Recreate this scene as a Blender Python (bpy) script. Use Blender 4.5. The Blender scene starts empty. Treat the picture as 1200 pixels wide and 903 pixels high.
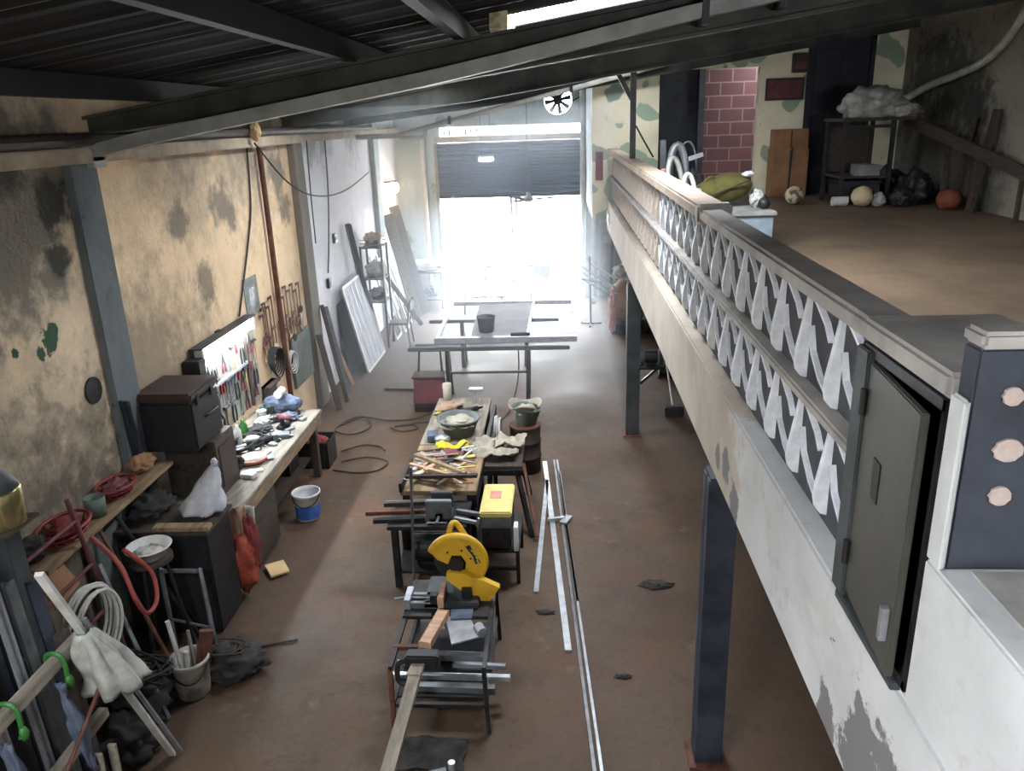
import bpy, bmesh, math, random
from math import pi, sin, cos, sqrt, radians
from mathutils import Vector, Matrix, noise

SC = bpy.context.scene
COL = SC.collection
R = random.Random(7)

# ------------------------------------------------------------------ camera, sky, lights, exposure
EYE = 4.19
cam = bpy.data.cameras.new('camera')
cam.sensor_width = 36.0
cam.lens = 925.43 / 1200 * 36
cam.clip_start = 0.05
camo = bpy.data.objects.new('camera', cam)
COL.objects.link(camo)
rx = Vector((0.99788257, 0.05620042, -0.03273973))
dn = Vector((-0.0130357, -0.32034239, -0.94721213))
fw = Vector((-0.06372164, 0.94563326, -0.31893148))
camo.matrix_world = Matrix(((rx.x, -dn.x, -fw.x, 0), (rx.y, -dn.y, -fw.y, 0), (rx.z, -dn.z, -fw.z, EYE), (0, 0, 0, 1)))
SC.camera = camo

SC.view_settings.view_transform = 'Standard'
SC.view_settings.look = 'None'
SC.view_settings.gamma = 1
SC.view_settings.use_curve_mapping = False
SC.view_settings.exposure = 1.8
SC.cycles.use_denoising = True
SC.cycles.max_bounces = 7
SC.cycles.diffuse_bounces = 5
SC.cycles.sample_clamp_indirect = 6

wd = bpy.data.worlds.new('sky')
SC.world = wd
wd.use_nodes = True
wd.node_tree.nodes['Background'].inputs[0].default_value = (0.88, 0.94, 1.0, 1)
wd.node_tree.nodes['Background'].inputs[1].default_value = 16.0

def area(name, loc, rot, sx, sy, power, color=(1, 1, 1), portal=False):
    l = bpy.data.lights.new(name, 'AREA')
    l.shape = 'RECTANGLE'; l.size = sx; l.size_y = sy; l.energy = power; l.color = color
    l.cycles.is_portal = portal
    o = bpy.data.objects.new(name, l); COL.objects.link(o)
    o.location = loc; o.rotation_euler = rot
    return o

area('street_door_daylight', (-1.2, 19.3, 1.24), (-pi / 2, 0, 0), 3.4, 2.48, 10, portal=True)
area('rear_fill_opening_daylight', (3.4, -2.9, 3.75), (pi / 2, 0, 0), 2.0, .8, 10, portal=True)  # unseen window added behind the viewer for fill light
area('roof_fill_opening_daylight', (-1.7, -.45, 5.0), (0, 0, 0), 1.2, 2.3, 10, portal=True)  # roof opening added out of view to light walls and floor
area('roof_gap_daylight', (.68, 7.52, 5.05), (0, 0, 0), 2.3, 1.0, 10, portal=True)
area('bench_roof_fill_daylight', (-2.1, 10.1, 4.85), (0, 0, 0), .8, .9, 10, portal=True)  # hidden roof opening added to brighten the left wall
area('far_roof_fill_daylight', (.95, 13.75, 5.15), (0, 0, 0), .6, .6, 10, portal=True)  # hidden roof opening added to light the upper wall and far rail

# ------------------------------------------------------------------ materials
def lin(c):
    return tuple((v / 255 / 12.92 if v / 255 <= 0.04045 else ((v / 255 + 0.055) / 1.055) ** 2.4) for v in c) + (1,)

class NT:
    def __init__(s, name):
        s.m = bpy.data.materials.new(name); s.m.use_nodes = True
        s.t = s.m.node_tree; s.b = s.t.nodes['Principled BSDF']
        s.co = s.t.nodes.new('ShaderNodeTexCoord')
    def n(s, kind, **kw):
        nd = s.t.nodes.new(kind)
        for k, v in kw.items(): setattr(nd, k, v)
        return nd
    def link(s, a, b): s.t.links.new(a, b)
    def noise(s, scale, detail=6, rough=.6, stretch=None, offset=(0, 0, 0), dist=0.0):
        mp = s.n('ShaderNodeMapping'); s.link(s.co.outputs['Object'], mp.inputs[0])
        mp.inputs['Location'].default_value = offset
        if stretch: mp.inputs['Scale'].default_value = stretch
        nz = s.n('ShaderNodeTexNoise'); s.link(mp.outputs[0], nz.inputs['Vector'])
        nz.inputs['Scale'].default_value = scale; nz.inputs['Detail'].default_value = detail
        nz.inputs['Roughness'].default_value = rough; nz.inputs['Distortion'].default_value = dist
        return nz.outputs['Fac']
    def ramp(s, fac, lo, hi, a=0.0, b=1.0):
        r = s.n('ShaderNodeMapRange'); s.link(fac, r.inputs['Value'])
        r.inputs['From Min'].default_value = lo; r.inputs['From Max'].default_value = hi
        r.inputs['To Min'].default_value = a; r.inputs['To Max'].default_value = b
        return r.outputs['Result']
    def mix(s, fac, a, b):
        x = s.n('ShaderNodeMix', data_type='RGBA')
        if hasattr(fac, 'links'): s.link(fac, x.inputs[0])
        else: x.inputs[0].default_value = fac
        for v, i in ((a, 6), (b, 7)):
            if hasattr(v, 'links'): s.link(v, x.inputs[i])
            else: x.inputs[i].default_value = lin(v)
        return x.outputs[2]
    def spot(s, pts, sharp=.12, amp=2.2, nscale=4.5):
        """ragged blots of their own round the given places: (x, y, z, radius)"""
        nz = s.noise(nscale, 9, .7, offset=(2, 5, 7)); out = None
        for x, y, z, r in pts:
            d = s.n('ShaderNodeVectorMath', operation='DISTANCE'); s.link(s.co.outputs['Object'], d.inputs[0]); d.inputs[1].default_value = (x, y, z)
            a = s.n('ShaderNodeMath', operation='MULTIPLY_ADD'); s.link(nz, a.inputs[0]); a.inputs[1].default_value = amp * r * 2; s.link(d.outputs['Value'], a.inputs[2])
            m = s.ramp(a.outputs[0], r * (1 + amp), r * (1 + amp) + sharp * r * 2, 1.0, 0.0)
            if out is None: out = m
            else:
                x_ = s.n('ShaderNodeMath', operation='MAXIMUM'); s.link(out, x_.inputs[0]); s.link(m, x_.inputs[1]); out = x_.outputs[0]
        return out
    def mul(s, a, b):
        x = s.n('ShaderNodeMath', operation='MULTIPLY')
        s.link(a, x.inputs[0])
        if hasattr(b, 'links'): s.link(b, x.inputs[1])
        else: x.inputs[1].default_value = b
        return x.outputs[0]
    def done(s, col, rough=.8, metal=0.0, bump=None, bstr=.3, bdist=.02, spec=None):
        if hasattr(col, 'links'): s.link(col, s.b.inputs['Base Color'])
        else: s.b.inputs['Base Color'].default_value = lin(col)
        if hasattr(rough, 'links'): s.link(rough, s.b.inputs['Roughness'])
        else: s.b.inputs['Roughness'].default_value = rough
        s.b.inputs['Metallic'].default_value = metal
        if spec is not None: s.b.inputs['Specular IOR Level'].default_value = spec
        if bump is not None:
            bp = s.n('ShaderNodeBump'); s.link(bump, bp.inputs['Height'])
            bp.inputs['Strength'].default_value = bstr; bp.inputs['Distance'].default_value = bdist
            s.link(bp.outputs[0], s.b.inputs['Normal'])
        return s.m

def simple(name, c1, c2=None, scale=6, rough=.7, metal=0.0, bstr=.25, lo=.38, hi=.66, stretch=None, spec=None):
    t = NT(name)
    if c2 is None: c2 = tuple(v * .72 for v in c1)
    f = t.noise(scale, stretch=stretch)
    return t.done(t.mix(t.ramp(f, lo, hi), c1, c2), rough, metal, t.noise(scale * 6, stretch=stretch), bstr, .004, spec)

def emit(name, col, strength):
    t = NT(name)
    t.b.inputs['Base Color'].default_value = lin(col)
    t.b.inputs['Emission Color'].default_value = lin(col)
    t.b.inputs['Emission Strength'].default_value = strength
    return t.m

def wall_mat(name, base, base2, stain, patch=None, plo=.66, phi=.68, seed=0, lo=.5, hi=.72, blots=()):
    t = NT(name)
    c = t.mix(t.ramp(t.noise(1.1, 8, .62, offset=(seed, 0, 0)), .35, .65), base, base2)
    c = t.mix(t.mul(t.ramp(t.noise(.75, 9, .7, offset=(3 + seed, 1, 2)), lo, hi), .6), c, stain)
    c = t.mix(t.mul(t.ramp(t.noise(6, 8, .7, offset=(seed, 5, 1)), .55, .75), .35), c, stain)
    # vertical dirt runs
    c = t.mix(t.mul(t.ramp(t.noise(2.2, 6, .6, (1, 1, .18), (seed, 9, 4)), .58, .76), .3), c, stain)
    if patch: c = t.mix(t.ramp(t.noise(1.5, 5, .55, offset=(7 + seed, 2, 8)), plo, phi), c, patch)
    for pts, colr, sharp, amt in blots: c = t.mix(t.mul(t.spot(pts, sharp), amt), c, colr)
    return t.done(c, .88, 0, t.noise(5, 10, .7, offset=(seed, 0, 0)), .6, .04)

MAT = {}
MAT['plaster_left'] = wall_mat('stained_beige_plaster', (242, 212, 172), (218, 188, 152), (146, 128, 108), None, seed=0, lo=.52, hi=.72, blots=(
    ([(-3.85, 8.98, 3.4, .16), (-3.85, 9.2, 3.2, .1), (-3.85, 7.9, 3.3, .12), (-3.85, 10.9, 3.6, .2), (-3.85, 11.1, 3.1, .14), (-3.85, 8.3, 2.6, .14)], (92, 84, 72), .5, .75),
    ([(-3.85, 6.8, 2.0, .45), (-3.85, 7.2, 1.4, .6)], (92, 84, 78), .9, .7),
    ([(-3.85, 8.3, 4.4, .5), (-3.85, 10, 4.4, .6)], (112, 106, 100), .9, .7)))
MAT['plaster_stained'] = wall_mat('mould_stained_plaster', (240, 216, 184), (218, 194, 162), (150, 136, 118), None, seed=3, lo=.48, hi=.7, blots=(
    ([(-3.85, 5.5, 3.75, .42), (-3.85, 5.9, 3.9, .3), (-3.85, 5.3, 3.3, .25), (-3.85, 5.75, 3.2, .14), (-3.85, 4.6, 3.6, .5)], (84, 86, 82), .6, .8),
    ([(-3.85, 5.93, 3.7, .14), (-3.85, 5.86, 3.3, .1), (-3.85, 5.5, 3.95, .12)], (44, 46, 42), .4, .85),
    ([(-3.85, 5.72, 1.75, .35), (-3.85, 5.2, 1.6, .4), (-3.85, 4.6, 1.7, .5)], (120, 112, 100), .9, .6),
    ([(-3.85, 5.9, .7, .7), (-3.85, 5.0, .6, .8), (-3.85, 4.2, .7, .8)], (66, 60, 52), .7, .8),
    ([(-3.85, 5.53, 2.72, .085), (-3.85, 5.42, 2.68, .05), (-3.85, 5.6, 2.78, .05), (-3.85, 5.14, 2.74, .045)], (54, 84, 62), .08, 1.0)))
MAT['plaster_pale'] = wall_mat('whitish_grey_plaster', (246, 246, 252), (230, 230, 236), (160, 160, 158), (150, 166, 154), .7, .74, 5, .58, .78, blots=(
    ([(-3.85, 13.3, 4.3, .3), (-3.85, 15.2, 4.2, .35), (-3.85, 12.6, 4.1, .25)], (104, 122, 116), .7, .7),))
MAT['plaster_front'] = wall_mat('grey_blue_plaster', (186, 200, 204), (162, 178, 182), (100, 112, 112), (104, 128, 116), .64, .68, 11)
MAT['plaster_upper'] = wall_mat('damp_upper_plaster', (206, 194, 168), (182, 172, 154), (62, 60, 54), (90, 112, 98), .64, .66, 23, .52, .66)
MAT['plaster_right'] = wall_mat('grey_mouldy_plaster', (150, 143, 126), (128, 122, 110), (66, 64, 58), (84, 98, 88), .66, .68, 27, .48, .64, blots=(
    ([(6.2, 14.7, 4.7, .35), (6.2, 13.7, 4.55, .4), (6.2, 14.2, 4.95, .25), (6.2, 12.9, 4.2, .3)], (38, 40, 38), .5, .8),
    ([(6.2, 14.2, 3.2, .8), (6.2, 13.0, 3.0, .6)], (52, 48, 44), .8, .8)))
MAT['pilaster_paint'] = wall_mat('grey_blue_pilaster_paint', (104, 110, 112), (88, 94, 98), (54, 56, 54), (48, 66, 54), .64, .66, 31)
MAT['pilaster_bare'] = wall_mat('bare_concrete_pilaster', (122, 114, 102), (104, 97, 88), (66, 60, 54), None, seed=37)

def camo_mat():
    t = NT('camouflage_patched_plaster')
    c = t.mix(t.ramp(t.noise(2, 6), .4, .6), (236, 228, 200), (222, 214, 186))
    c = t.mix(t.ramp(t.noise(2.1, 1.5, .4, offset=(4, 0, 1.3)), 0.585, .6), c, (158, 174, 150))
    c = t.mix(t.ramp(t.noise(1.6, 2, .4, offset=(9, 3, 5)), .66, .675), c, (140, 154, 138))
    return t.done(c, .9, 0, t.noise(9, 8), .4, .02)
MAT['camo'] = camo_mat()

def floor_mat():
    t = NT('worn_brown_concrete')
    c = t.mix(t.ramp(t.noise(.45, 8, .62), .36, .64), (92, 73, 57), (72, 57, 45))
    c = t.mix(t.mul(t.ramp(t.noise(1.3, 8, .7, offset=(5, 2, 0)), .5, .68), .7), c, (96, 66, 50))
    c = t.mix(t.mul(t.ramp(t.noise(.9, 9, .72, offset=(1, 8, 3)), .56, .72), .75), c, (50, 43, 38))
    c = t.mix(t.mul(t.ramp(t.noise(5.5, 7, .7, offset=(2, 2, 3)), .6, .74), .5), c, (74, 64, 57))
    c = t.mix(t.mul(t.ramp(t.noise(3.2, 8, .7, offset=(6, 1, 9)), .6, .76), .6), c, (124, 108, 92))
    c = t.mix(t.mul(t.ramp(t.noise(19, 5, .7, offset=(8, 2, 3)), .52, .7), .45), c, (56, 47, 40))
    c = t.mix(t.mul(t.ramp(t.noise(2.1, 9, .75, offset=(12, 4, 3), dist=1.5), .57, .6), .35), c, (60, 50, 43))
    r = t.ramp(t.noise(1.1, 6, .6, offset=(4, 4, 4)), .3, .7, .55, .85)
    return t.done(c, r, 0, t.noise(14, 9, .7), .3, .014, .32)
MAT['floor'] = floor_mat()
MAT['mezz_floor'] = simple('dusty_ochre_concrete', (106, 86, 66), (84, 68, 52), 1.6, .85, bstr=.2)
def edge_mat():
    t = NT('flaking_cream_and_white_limewash')
    sx = t.n('ShaderNodeSeparateXYZ'); t.link(t.co.outputs['Object'], sx.inputs[0])
    ad = t.n('ShaderNodeMath', operation='MULTIPLY_ADD'); t.link(t.noise(2.4, 7, .65, offset=(3, 3, 1)), ad.inputs[0]); ad.inputs[1].default_value = 2.4; t.link(sx.outputs['Y'], ad.inputs[2])
    cream = t.mix(t.ramp(t.noise(1.5, 8, .6), .35, .65), (182, 172, 158), (160, 148, 134))
    white = t.mix(t.ramp(t.noise(1.8, 8, .6), .35, .65), (198, 199, 199), (178, 179, 179))
    white = t.mix(t.mul(t.ramp(t.noise(3, 8, .7, (1, .3, 1), (3, 1, 1)), .56, .72), .6), white, (164, 160, 154))
    c = t.mix(t.ramp(ad.outputs[0], 4.9, 5.1), white, cream)
    c = t.mix(t.mul(t.ramp(t.noise(5, 7, .7, offset=(1, 3, 2)), .56, .7), .4), c, (140, 128, 116))
    c = t.mix(t.spot([(.9, 4.08, 2.34, .09), (.9, 3.85, 2.22, .1), (.9, 4.3, 2.28, .07), (.9, 2.0, 2.27, .15), (.9, 2.3, 2.18, .11), (.9, 1.75, 2.3, .17), (.9, 1.5, 2.3, .18)], .08), c, (110, 108, 108))
    c = t.mix(t.ramp(t.noise(9, 6, .7, (1, .35, 1), offset=(6, 3, 2)), .69, .7), c, (92, 88, 84))
    return t.done(c, .88, 0, t.noise(8, 8), .4, .015)
MAT['white_wall'] = MAT['beam'] = edge_mat()
MAT['fin_paint'] = simple('chipped_white_fin_paint', (240, 243, 250), (196, 200, 208), 7, .8, lo=.45, hi=.68)
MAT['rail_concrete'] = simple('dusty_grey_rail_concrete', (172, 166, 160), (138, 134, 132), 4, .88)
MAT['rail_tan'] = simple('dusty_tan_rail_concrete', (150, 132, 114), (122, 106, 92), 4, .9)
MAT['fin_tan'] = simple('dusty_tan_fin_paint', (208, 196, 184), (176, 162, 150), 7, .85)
MAT['torn_edge'] = simple('torn_cream_roof_edging', (214, 200, 160), (110, 96, 72), 9, .9)
MAT['block_back'] = simple('grey_block_backing', (74, 75, 80), (56, 57, 63), 5, .9)
MAT['concrete'] = simple('plain_grey_concrete', (140, 138, 134), (112, 110, 108), 4, .9)
MAT['blue_block'] = simple('blue_grey_painted_block', (128, 142, 150), (98, 110, 118), 4, .85)
MAT['navy_wall'] = simple('dark_blue_grey_pier_paint', (50, 54, 64), (34, 38, 47), 5, .75)
MAT['pink_patch'] = simple('pale_pinkish_plaster_spot', (186, 168, 158), (150, 134, 128), 12, .9)
MAT['roof'] = simple('sooty_corrugated_sheet', (24, 21, 20), (12, 11, 11), 1.2, .8, .2, stretch=(.3, 3, 1))
MAT['rafter'] = simple('dark_green_grey_rafter_paint', (62, 62, 53), (30, 31, 29), 2.5, .65, .1)
MAT['purlin'] = simple('sooty_dark_purlin_paint', (26, 25, 23), (15, 15, 15), 2.5, .7, .1)
MAT['cable'] = simple('dusty_brown_black_cable', (66, 57, 50), (46, 40, 36), 9, .8)
MAT['panel_grey'] = simple('matt_mauve_grey_panel', (146, 143, 146), (126, 123, 127), 2.5, .9)
MAT['leaf_grey'] = simple('matt_bluish_white_panel', (176, 178, 188), (152, 154, 164), 3, .8)
MAT['navy_shade_coat'] = simple('dark_navy_shade_and_coat', (34, 40, 54), (20, 24, 34), 3, .7)  # navy tone for the added shade behind the rack and for the coat
MAT['chord'] = simple('grey_painted_steel_chord', (150, 151, 146), (116, 118, 116), 3, .55, .15)
MAT['post'] = simple('dark_blue_black_post_paint', (66, 73, 88), (42, 47, 58), 4, .5, .2, lo=.4, hi=.62)
MAT['postgrey'] = simple('weathered_dark_grey_post_paint', (70, 74, 76), (48, 52, 54), 4, .6, .2)
MAT['dark_steel'] = simple('dark_oiled_steel', (52, 50, 50), (30, 29, 31), 7, .5, .5)
MAT['black'] = simple('black_dusty_plastic', (34, 34, 37), (20, 20, 23), 8, .55)
MAT['rubber'] = simple('black_rubber_cable', (28, 27, 28), (18, 18, 19), 9, .7)
MAT['grey_steel'] = simple('grey_dusty_steel', (124, 126, 128), (92, 94, 98), 7, .45, .5)
MAT['alu'] = simple('bare_aluminium', (206, 210, 214), (174, 178, 184), 9, .35, .75)
MAT['alu_dull'] = simple('dull_aluminium', (168, 171, 176), (140, 143, 148), 9, .45, .6)
MAT['wood'] = simple('worn_plank_wood', (150, 126, 96), (108, 88, 66), 3, .8, stretch=(6, 1, 6))
MAT['wood_grey'] = simple('grey_weathered_wood', (140, 130, 116), (100, 92, 82), 3, .85, stretch=(6, 1, 6))
MAT['wood_pale'] = simple('pale_pinkish_wood', (196, 160, 134), (160, 122, 98), 6, .75, stretch=(1, 4, 1))
MAT['wood_dark'] = simple('dark_grimy_wood', (70, 58, 48), (46, 38, 33), 4, .8, stretch=(5, 1, 5))
MAT['cardboard'] = simple('brown_cardboard', (152, 112, 80), (130, 94, 66), 3, .9)
MAT['cardboard_pale'] = simple('pale_cardboard', (206, 176, 130), (186, 154, 110), 3, .9)
MAT['yellow'] = simple('worn_yellow_saw_paint', (206, 162, 34), (176, 132, 26), 5, .5, lo=.5, hi=.75)
MAT['yellow_box'] = simple('pale_yellow_lid', (208, 192, 116), (182, 166, 96), 5, .6)
MAT['yellow_cloth'] = simple('bright_yellow_cloth', (214, 196, 50), (176, 156, 40), 14, .9)
MAT['red'] = simple('dull_red_plastic', (138, 40, 36), (96, 28, 27), 7, .6)
MAT['maroon'] = simple('dusty_maroon_paint', (112, 56, 60), (78, 44, 50), 5, .65)
MAT['rust'] = simple('rusty_brown_steel', (112, 70, 54), (72, 46, 38), 7, .75, .3)
MAT['orange'] = simple('orange_red_fabric', (150, 66, 42), (118, 44, 32), 8, .85)
MAT['ball_orange'] = simple('orange_rubber_ball', (128, 66, 38), (100, 48, 28), 6, .7)
MAT['white_plastic'] = simple('white_plastic', (212, 212, 208), (178, 176, 170), 6, .5)
MAT['dirty_white'] = simple('cement_smeared_white_plastic', (184, 180, 172), (112, 106, 100), 5, .75, lo=.46, hi=.6)
MAT['white_cloth'] = simple('white_crumpled_plastic_sheet', (208, 210, 216), (170, 174, 184), 6, .5)
MAT['grey_cloth'] = simple('grey_white_rag', (178, 178, 170), (140, 140, 134), 9, .95)
MAT['dark_cloth'] = simple('dark_greyish_rag', (54, 50, 49), (32, 30, 30), 8, .95)
MAT['blue_cloth'] = simple('slate_blue_cloth', (92, 100, 118), (66, 74, 92), 8, .95)
MAT['brown_cloth'] = simple('dusty_brown_cover', (158, 128, 104), (124, 98, 80), 4, .9)
MAT['olive'] = simple('olive_green_canvas', (88, 82, 34), (62, 58, 25), 6, .9)
MAT['red_cloth'] = simple('faded_red_rag', (124, 46, 44), (90, 34, 36), 8, .95)
MAT['blue_label'] = simple('blue_printed_label', (62, 104, 176), (50, 84, 150), 8, .5)
MAT['green'] = simple('bright_green_plastic', (48, 110, 46), (38, 88, 38), 6, .5)
MAT['brass'] = simple('shiny_brass_toned_metal', (196, 184, 138), (172, 158, 112), 3, .22, .9, bstr=.05)
MAT['bucket_grey'] = simple('cement_grey_rubber', (104, 108, 106), (76, 80, 80), 6, .8)
MAT['cement'] = simple('dry_cement', (164, 156, 140), (132, 124, 112), 7, .95)
MAT['teal'] = simple('dull_teal_grey_plastic', (98, 108, 100), (76, 86, 80), 6, .7)
MAT['shutter'] = simple('blue_grey_shutter_paint', (78, 94, 124), (60, 74, 100), 2, .55, .2)
MAT['lintel'] = simple('beige_lintel_paint', (176, 162, 138), (150, 136, 114), 3, .85)
MAT['pvc'] = simple('off_white_conduit', (196, 194, 186), (164, 160, 150), 4, .6)
MAT['brown_pipe'] = simple('dark_brown_pipe_paint', (66, 50, 44), (44, 34, 31), 5, .7)
MAT['ledge'] = simple('cream_ledge_plaster', (186, 170, 148), (150, 134, 116), 3, .9)
MAT['street'] = simple('bright_street_concrete', (205, 206, 206), (190, 190, 190), 1, .9)
MAT['gate'] = simple('white_gate_paint', (225, 228, 230), (205, 208, 212), 3, .6)
MAT['hose_white'] = simple('white_rubber_hose', (196, 194, 188), (160, 158, 152), 6, .6)
MAT['hose_red'] = simple('brick_red_hose', (158, 70, 62), (120, 52, 48), 6, .6)
MAT['purple_door'] = simple('dark_indigo_door', (34, 34, 50), (22, 22, 34), 2.5, .6)
MAT['pinkish'] = simple('pink_lidded_plastic', (206, 128, 112), (176, 100, 90), 6, .5)
MAT['paper'] = simple('greyish_printed_paper', (142, 144, 140), (104, 108, 108), 9, .8)
MAT['doorpaint'] = simple('grey_green_cabinet_paint', (74, 72, 64), (58, 57, 53), 3, .55, .1)
MAT['peg'] = simple('pale_pegboard', (168, 164, 150), (138, 134, 122), 3, .8)
MAT['football'] = simple('scuffed_white_ball', (196, 184, 150), (96, 88, 74), 9, .7, lo=.5, hi=.56)
MAT['pale_ball'] = simple('pale_cream_ball', (206, 184, 146), (186, 170, 150), 4, .7)
def brick_mat():
    t = NT('red_brick')
    mp = t.n('ShaderNodeMapping'); t.link(t.co.outputs['Object'], mp.inputs[0])
    mp.inputs['Rotation'].default_value = (pi / 2, 0, 0)
    b = t.n('ShaderNodeTexBrick'); t.link(mp.outputs[0], b.inputs['Vector'])
    b.inputs['Color1'].default_value = lin((96, 62, 64)); b.inputs['Color2'].default_value = lin((80, 52, 57))
    b.inputs['Mortar'].default_value = lin((116, 98, 98)); b.inputs['Scale'].default_value = 1.0
    b.inputs['Brick Width'].default_value = .46; b.inputs['Row Height'].default_value = .25
    b.inputs['Mortar Size'].default_value = .014
    return t.done(b.outputs[0], .9, 0, t.noise(14, 6), .3, .01)
MAT['brick'] = brick_mat()
MAT['tube_glow'] = emit('fluorescent_glow', (235, 246, 255), 70)
MAT['bulb_glow'] = emit('warm_bulb_glow', (255, 226, 186), 40)
MAT['led_glow'] = emit('cool_led_glow', (235, 248, 255), 25)

# ------------------------------------------------------------------ mesh builder
class M:
    def __init__(s): s.bm = bmesh.new(); s.soft = False
    def _xf(s, vs, mat):
        for v in vs: v.co = mat @ v.co
    def box(s, a, b, rz=0, rx=0, ry=0):
        a, b = Vector(a), Vector(b); c = (a + b) / 2; d = b - a
        r = bmesh.ops.create_cube(s.bm, size=1)
        s._xf(r['verts'], Matrix.Translation(c) @ Matrix.Rotation(rz, 4, 'Z') @ Matrix.Rotation(ry, 4, 'Y') @ Matrix.Rotation(rx, 4, 'X') @ Matrix.Diagonal((d.x, d.y, d.z, 1)))
        return s
    def bar(s, p, q, w, h=None, up=(0, 0, 1)):
        p, q = Vector(p), Vector(q); h = w if h is None else h
        d = q - p; L = d.length; d.normalize(); up = Vector(up)
        if abs(d.dot(up)) > .98: up = Vector((0, 1, 0))
        x = d.cross(up).normalized(); z = x.cross(d).normalized()
        m = Matrix((( x.x, d.x, z.x), (x.y, d.y, z.y), (x.z, d.z, z.z))).to_4x4()
        r = bmesh.ops.create_cube(s.bm, size=1)
        s._xf(r['verts'], Matrix.Translation((p + q) / 2) @ m @ Matrix.Diagonal((w, L, h, 1)))
        return s
    def cyl(s, p, q, r0, r1=None, n=14):
        p, q = Vector(p), Vector(q); r1 = r0 if r1 is None else r1
        d = q - p; L = d.length
        r = bmesh.ops.create_cone(s.bm, cap_ends=True, segments=n, radius1=r0, radius2=r1, depth=L)
        s._xf(r['verts'], Matrix.Translation((p + q) / 2) @ d.to_track_quat('Z', 'Y').to_matrix().to_4x4())
        return s
    def tube(s, pts, r, n=7, closed=False):
        pts = [Vector(p) for p in pts]; N = len(pts); rings = []; ref = None
        for i, p in enumerate(pts):
            a = pts[(i - 1) % N] if closed or i else p
            b = pts[(i + 1) % N] if closed or i < N - 1 else p
            t = (b - a).normalized()
            if ref is None: ref = Vector((0, 0, 1)) if abs(t.z) < .9 else Vector((1, 0, 0))
            x = t.cross(ref); x = x.normalized() if x.length > 1e-4 else t.orthogonal().normalized()
            y = x.cross(t).normalized(); ref = y
            rr = r[i] if isinstance(r, (list, tuple)) else r
            rings.append([s.bm.verts.new(p + (x * cos(2 * pi * k / n) + y * sin(2 * pi * k / n)) * rr) for k in range(n)])
        for i in range(N if closed else N - 1):
            A, B = rings[i], rings[(i + 1) % N]
            for k in range(n): s.bm.faces.new((A[k], A[(k + 1) % n], B[(k + 1) % n], B[k]))
        if not closed:
            s.bm.faces.new(rings[0][::-1]); s.bm.faces.new(rings[-1])
        return s
    def lathe(s, prof, c=(0, 0, 0), n=24, tilt=None):
        m = Matrix.Translation(c) @ (tilt if tilt else Matrix.Identity(4)); rings = []
        for r, z in prof:
            rings.append([s.bm.verts.new(m @ Vector((max(r, 1e-4) * cos(2 * pi * k / n), max(r, 1e-4) * sin(2 * pi * k / n), z))) for k in range(n)])
        for A, B in zip(rings, rings[1:]):
            for k in range(n): s.bm.faces.new((A[k], A[(k + 1) % n], B[(k + 1) % n], B[k]))
        s.bm.faces.new(rings[0][::-1]); s.bm.faces.new(rings[-1])
        return s
    def prism(s, poly, f0, f1):
        """poly: 2D points; f0/f1 map a 2D point to 3D for the two faces"""
        A = [s.bm.verts.new(f0(*p)) for p in poly]; B = [s.bm.verts.new(f1(*p)) for p in poly]
        n = len(poly)
        s.bm.faces.new(A); s.bm.faces.new(B[::-1])
        for k in range(n): s.bm.faces.new((A[k], B[k], B[(k + 1) % n], A[(k + 1) % n]))
        return s
    def px(s, poly, x0, x1): return s.prism(poly, lambda a, b: (x0, a, b), lambda a, b: (x1, a, b))
    def py(s, poly, y0, y1): return s.prism(poly, lambda a, b: (a, y0, b), lambda a, b: (a, y1, b))
    def pz(s, poly, z0, z1): return s.prism(poly, lambda a, b: (a, b, z0), lambda a, b: (a, b, z1))
    def blob(s, c, size, amp=.25, freq=2.2, seed=0, sub=3, flat=0.0):
        s.soft = True; r = bmesh.ops.create_icosphere(s.bm, subdivisions=sub + (1 if amp > .25 else 0), radius=1)
        o = Vector((seed * 3.7, seed * 1.3, seed * 5.1))
        for v in r['verts']:
            k = 1 + amp * noise.noise(v.co * freq + o) + amp * .5 * noise.noise(v.co * freq * 2.6 + o) + amp * .28 * noise.noise(v.co * freq * 6 + o)
            p = v.co * k
            if flat and p.z < -flat: p.z = -flat
            v.co = Vector((c[0] + p.x * size[0], c[1] + p.y * size[1], c[2] + p.z * size[2]))
        return s
    def sheet(s, f, nu=14, nv=14, th=.006):
        """cloth: f(u,v)->point, u,v in 0..1, given a thickness"""
        P = [[Vector(f(i / nu, j / nv)) for j in range(nv + 1)] for i in range(nu + 1)]
        nrm = lambda i, j: ((P[min(i + 1, nu)][j] - P[max(i - 1, 0)][j]).cross(P[i][min(j + 1, nv)] - P[i][max(j - 1, 0)])).normalized() * th
        A = [[s.bm.verts.new(P[i][j]) for j in range(nv + 1)] for i in range(nu + 1)]
        B = [[s.bm.verts.new(P[i][j] - nrm(i, j)) for j in range(nv + 1)] for i in range(nu + 1)]
        for i in range(nu):
            for j in range(nv):
                s.bm.faces.new((A[i][j], A[i + 1][j], A[i + 1][j + 1], A[i][j + 1]))
                s.bm.faces.new((B[i][j], B[i][j + 1], B[i + 1][j + 1], B[i + 1][j]))
        e = [(i, 0) for i in range(nu)] + [(nu, j) for j in range(nv)] + [(i, nv) for i in range(nu, 0, -1)] + [(0, j) for j in range(nv, 0, -1)]
        for (a, b), (c, d) in zip(e, e[1:] + e[:1]):
            s.bm.faces.new((A[a][b], B[a][b], B[c][d], A[c][d]))
        return s
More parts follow.
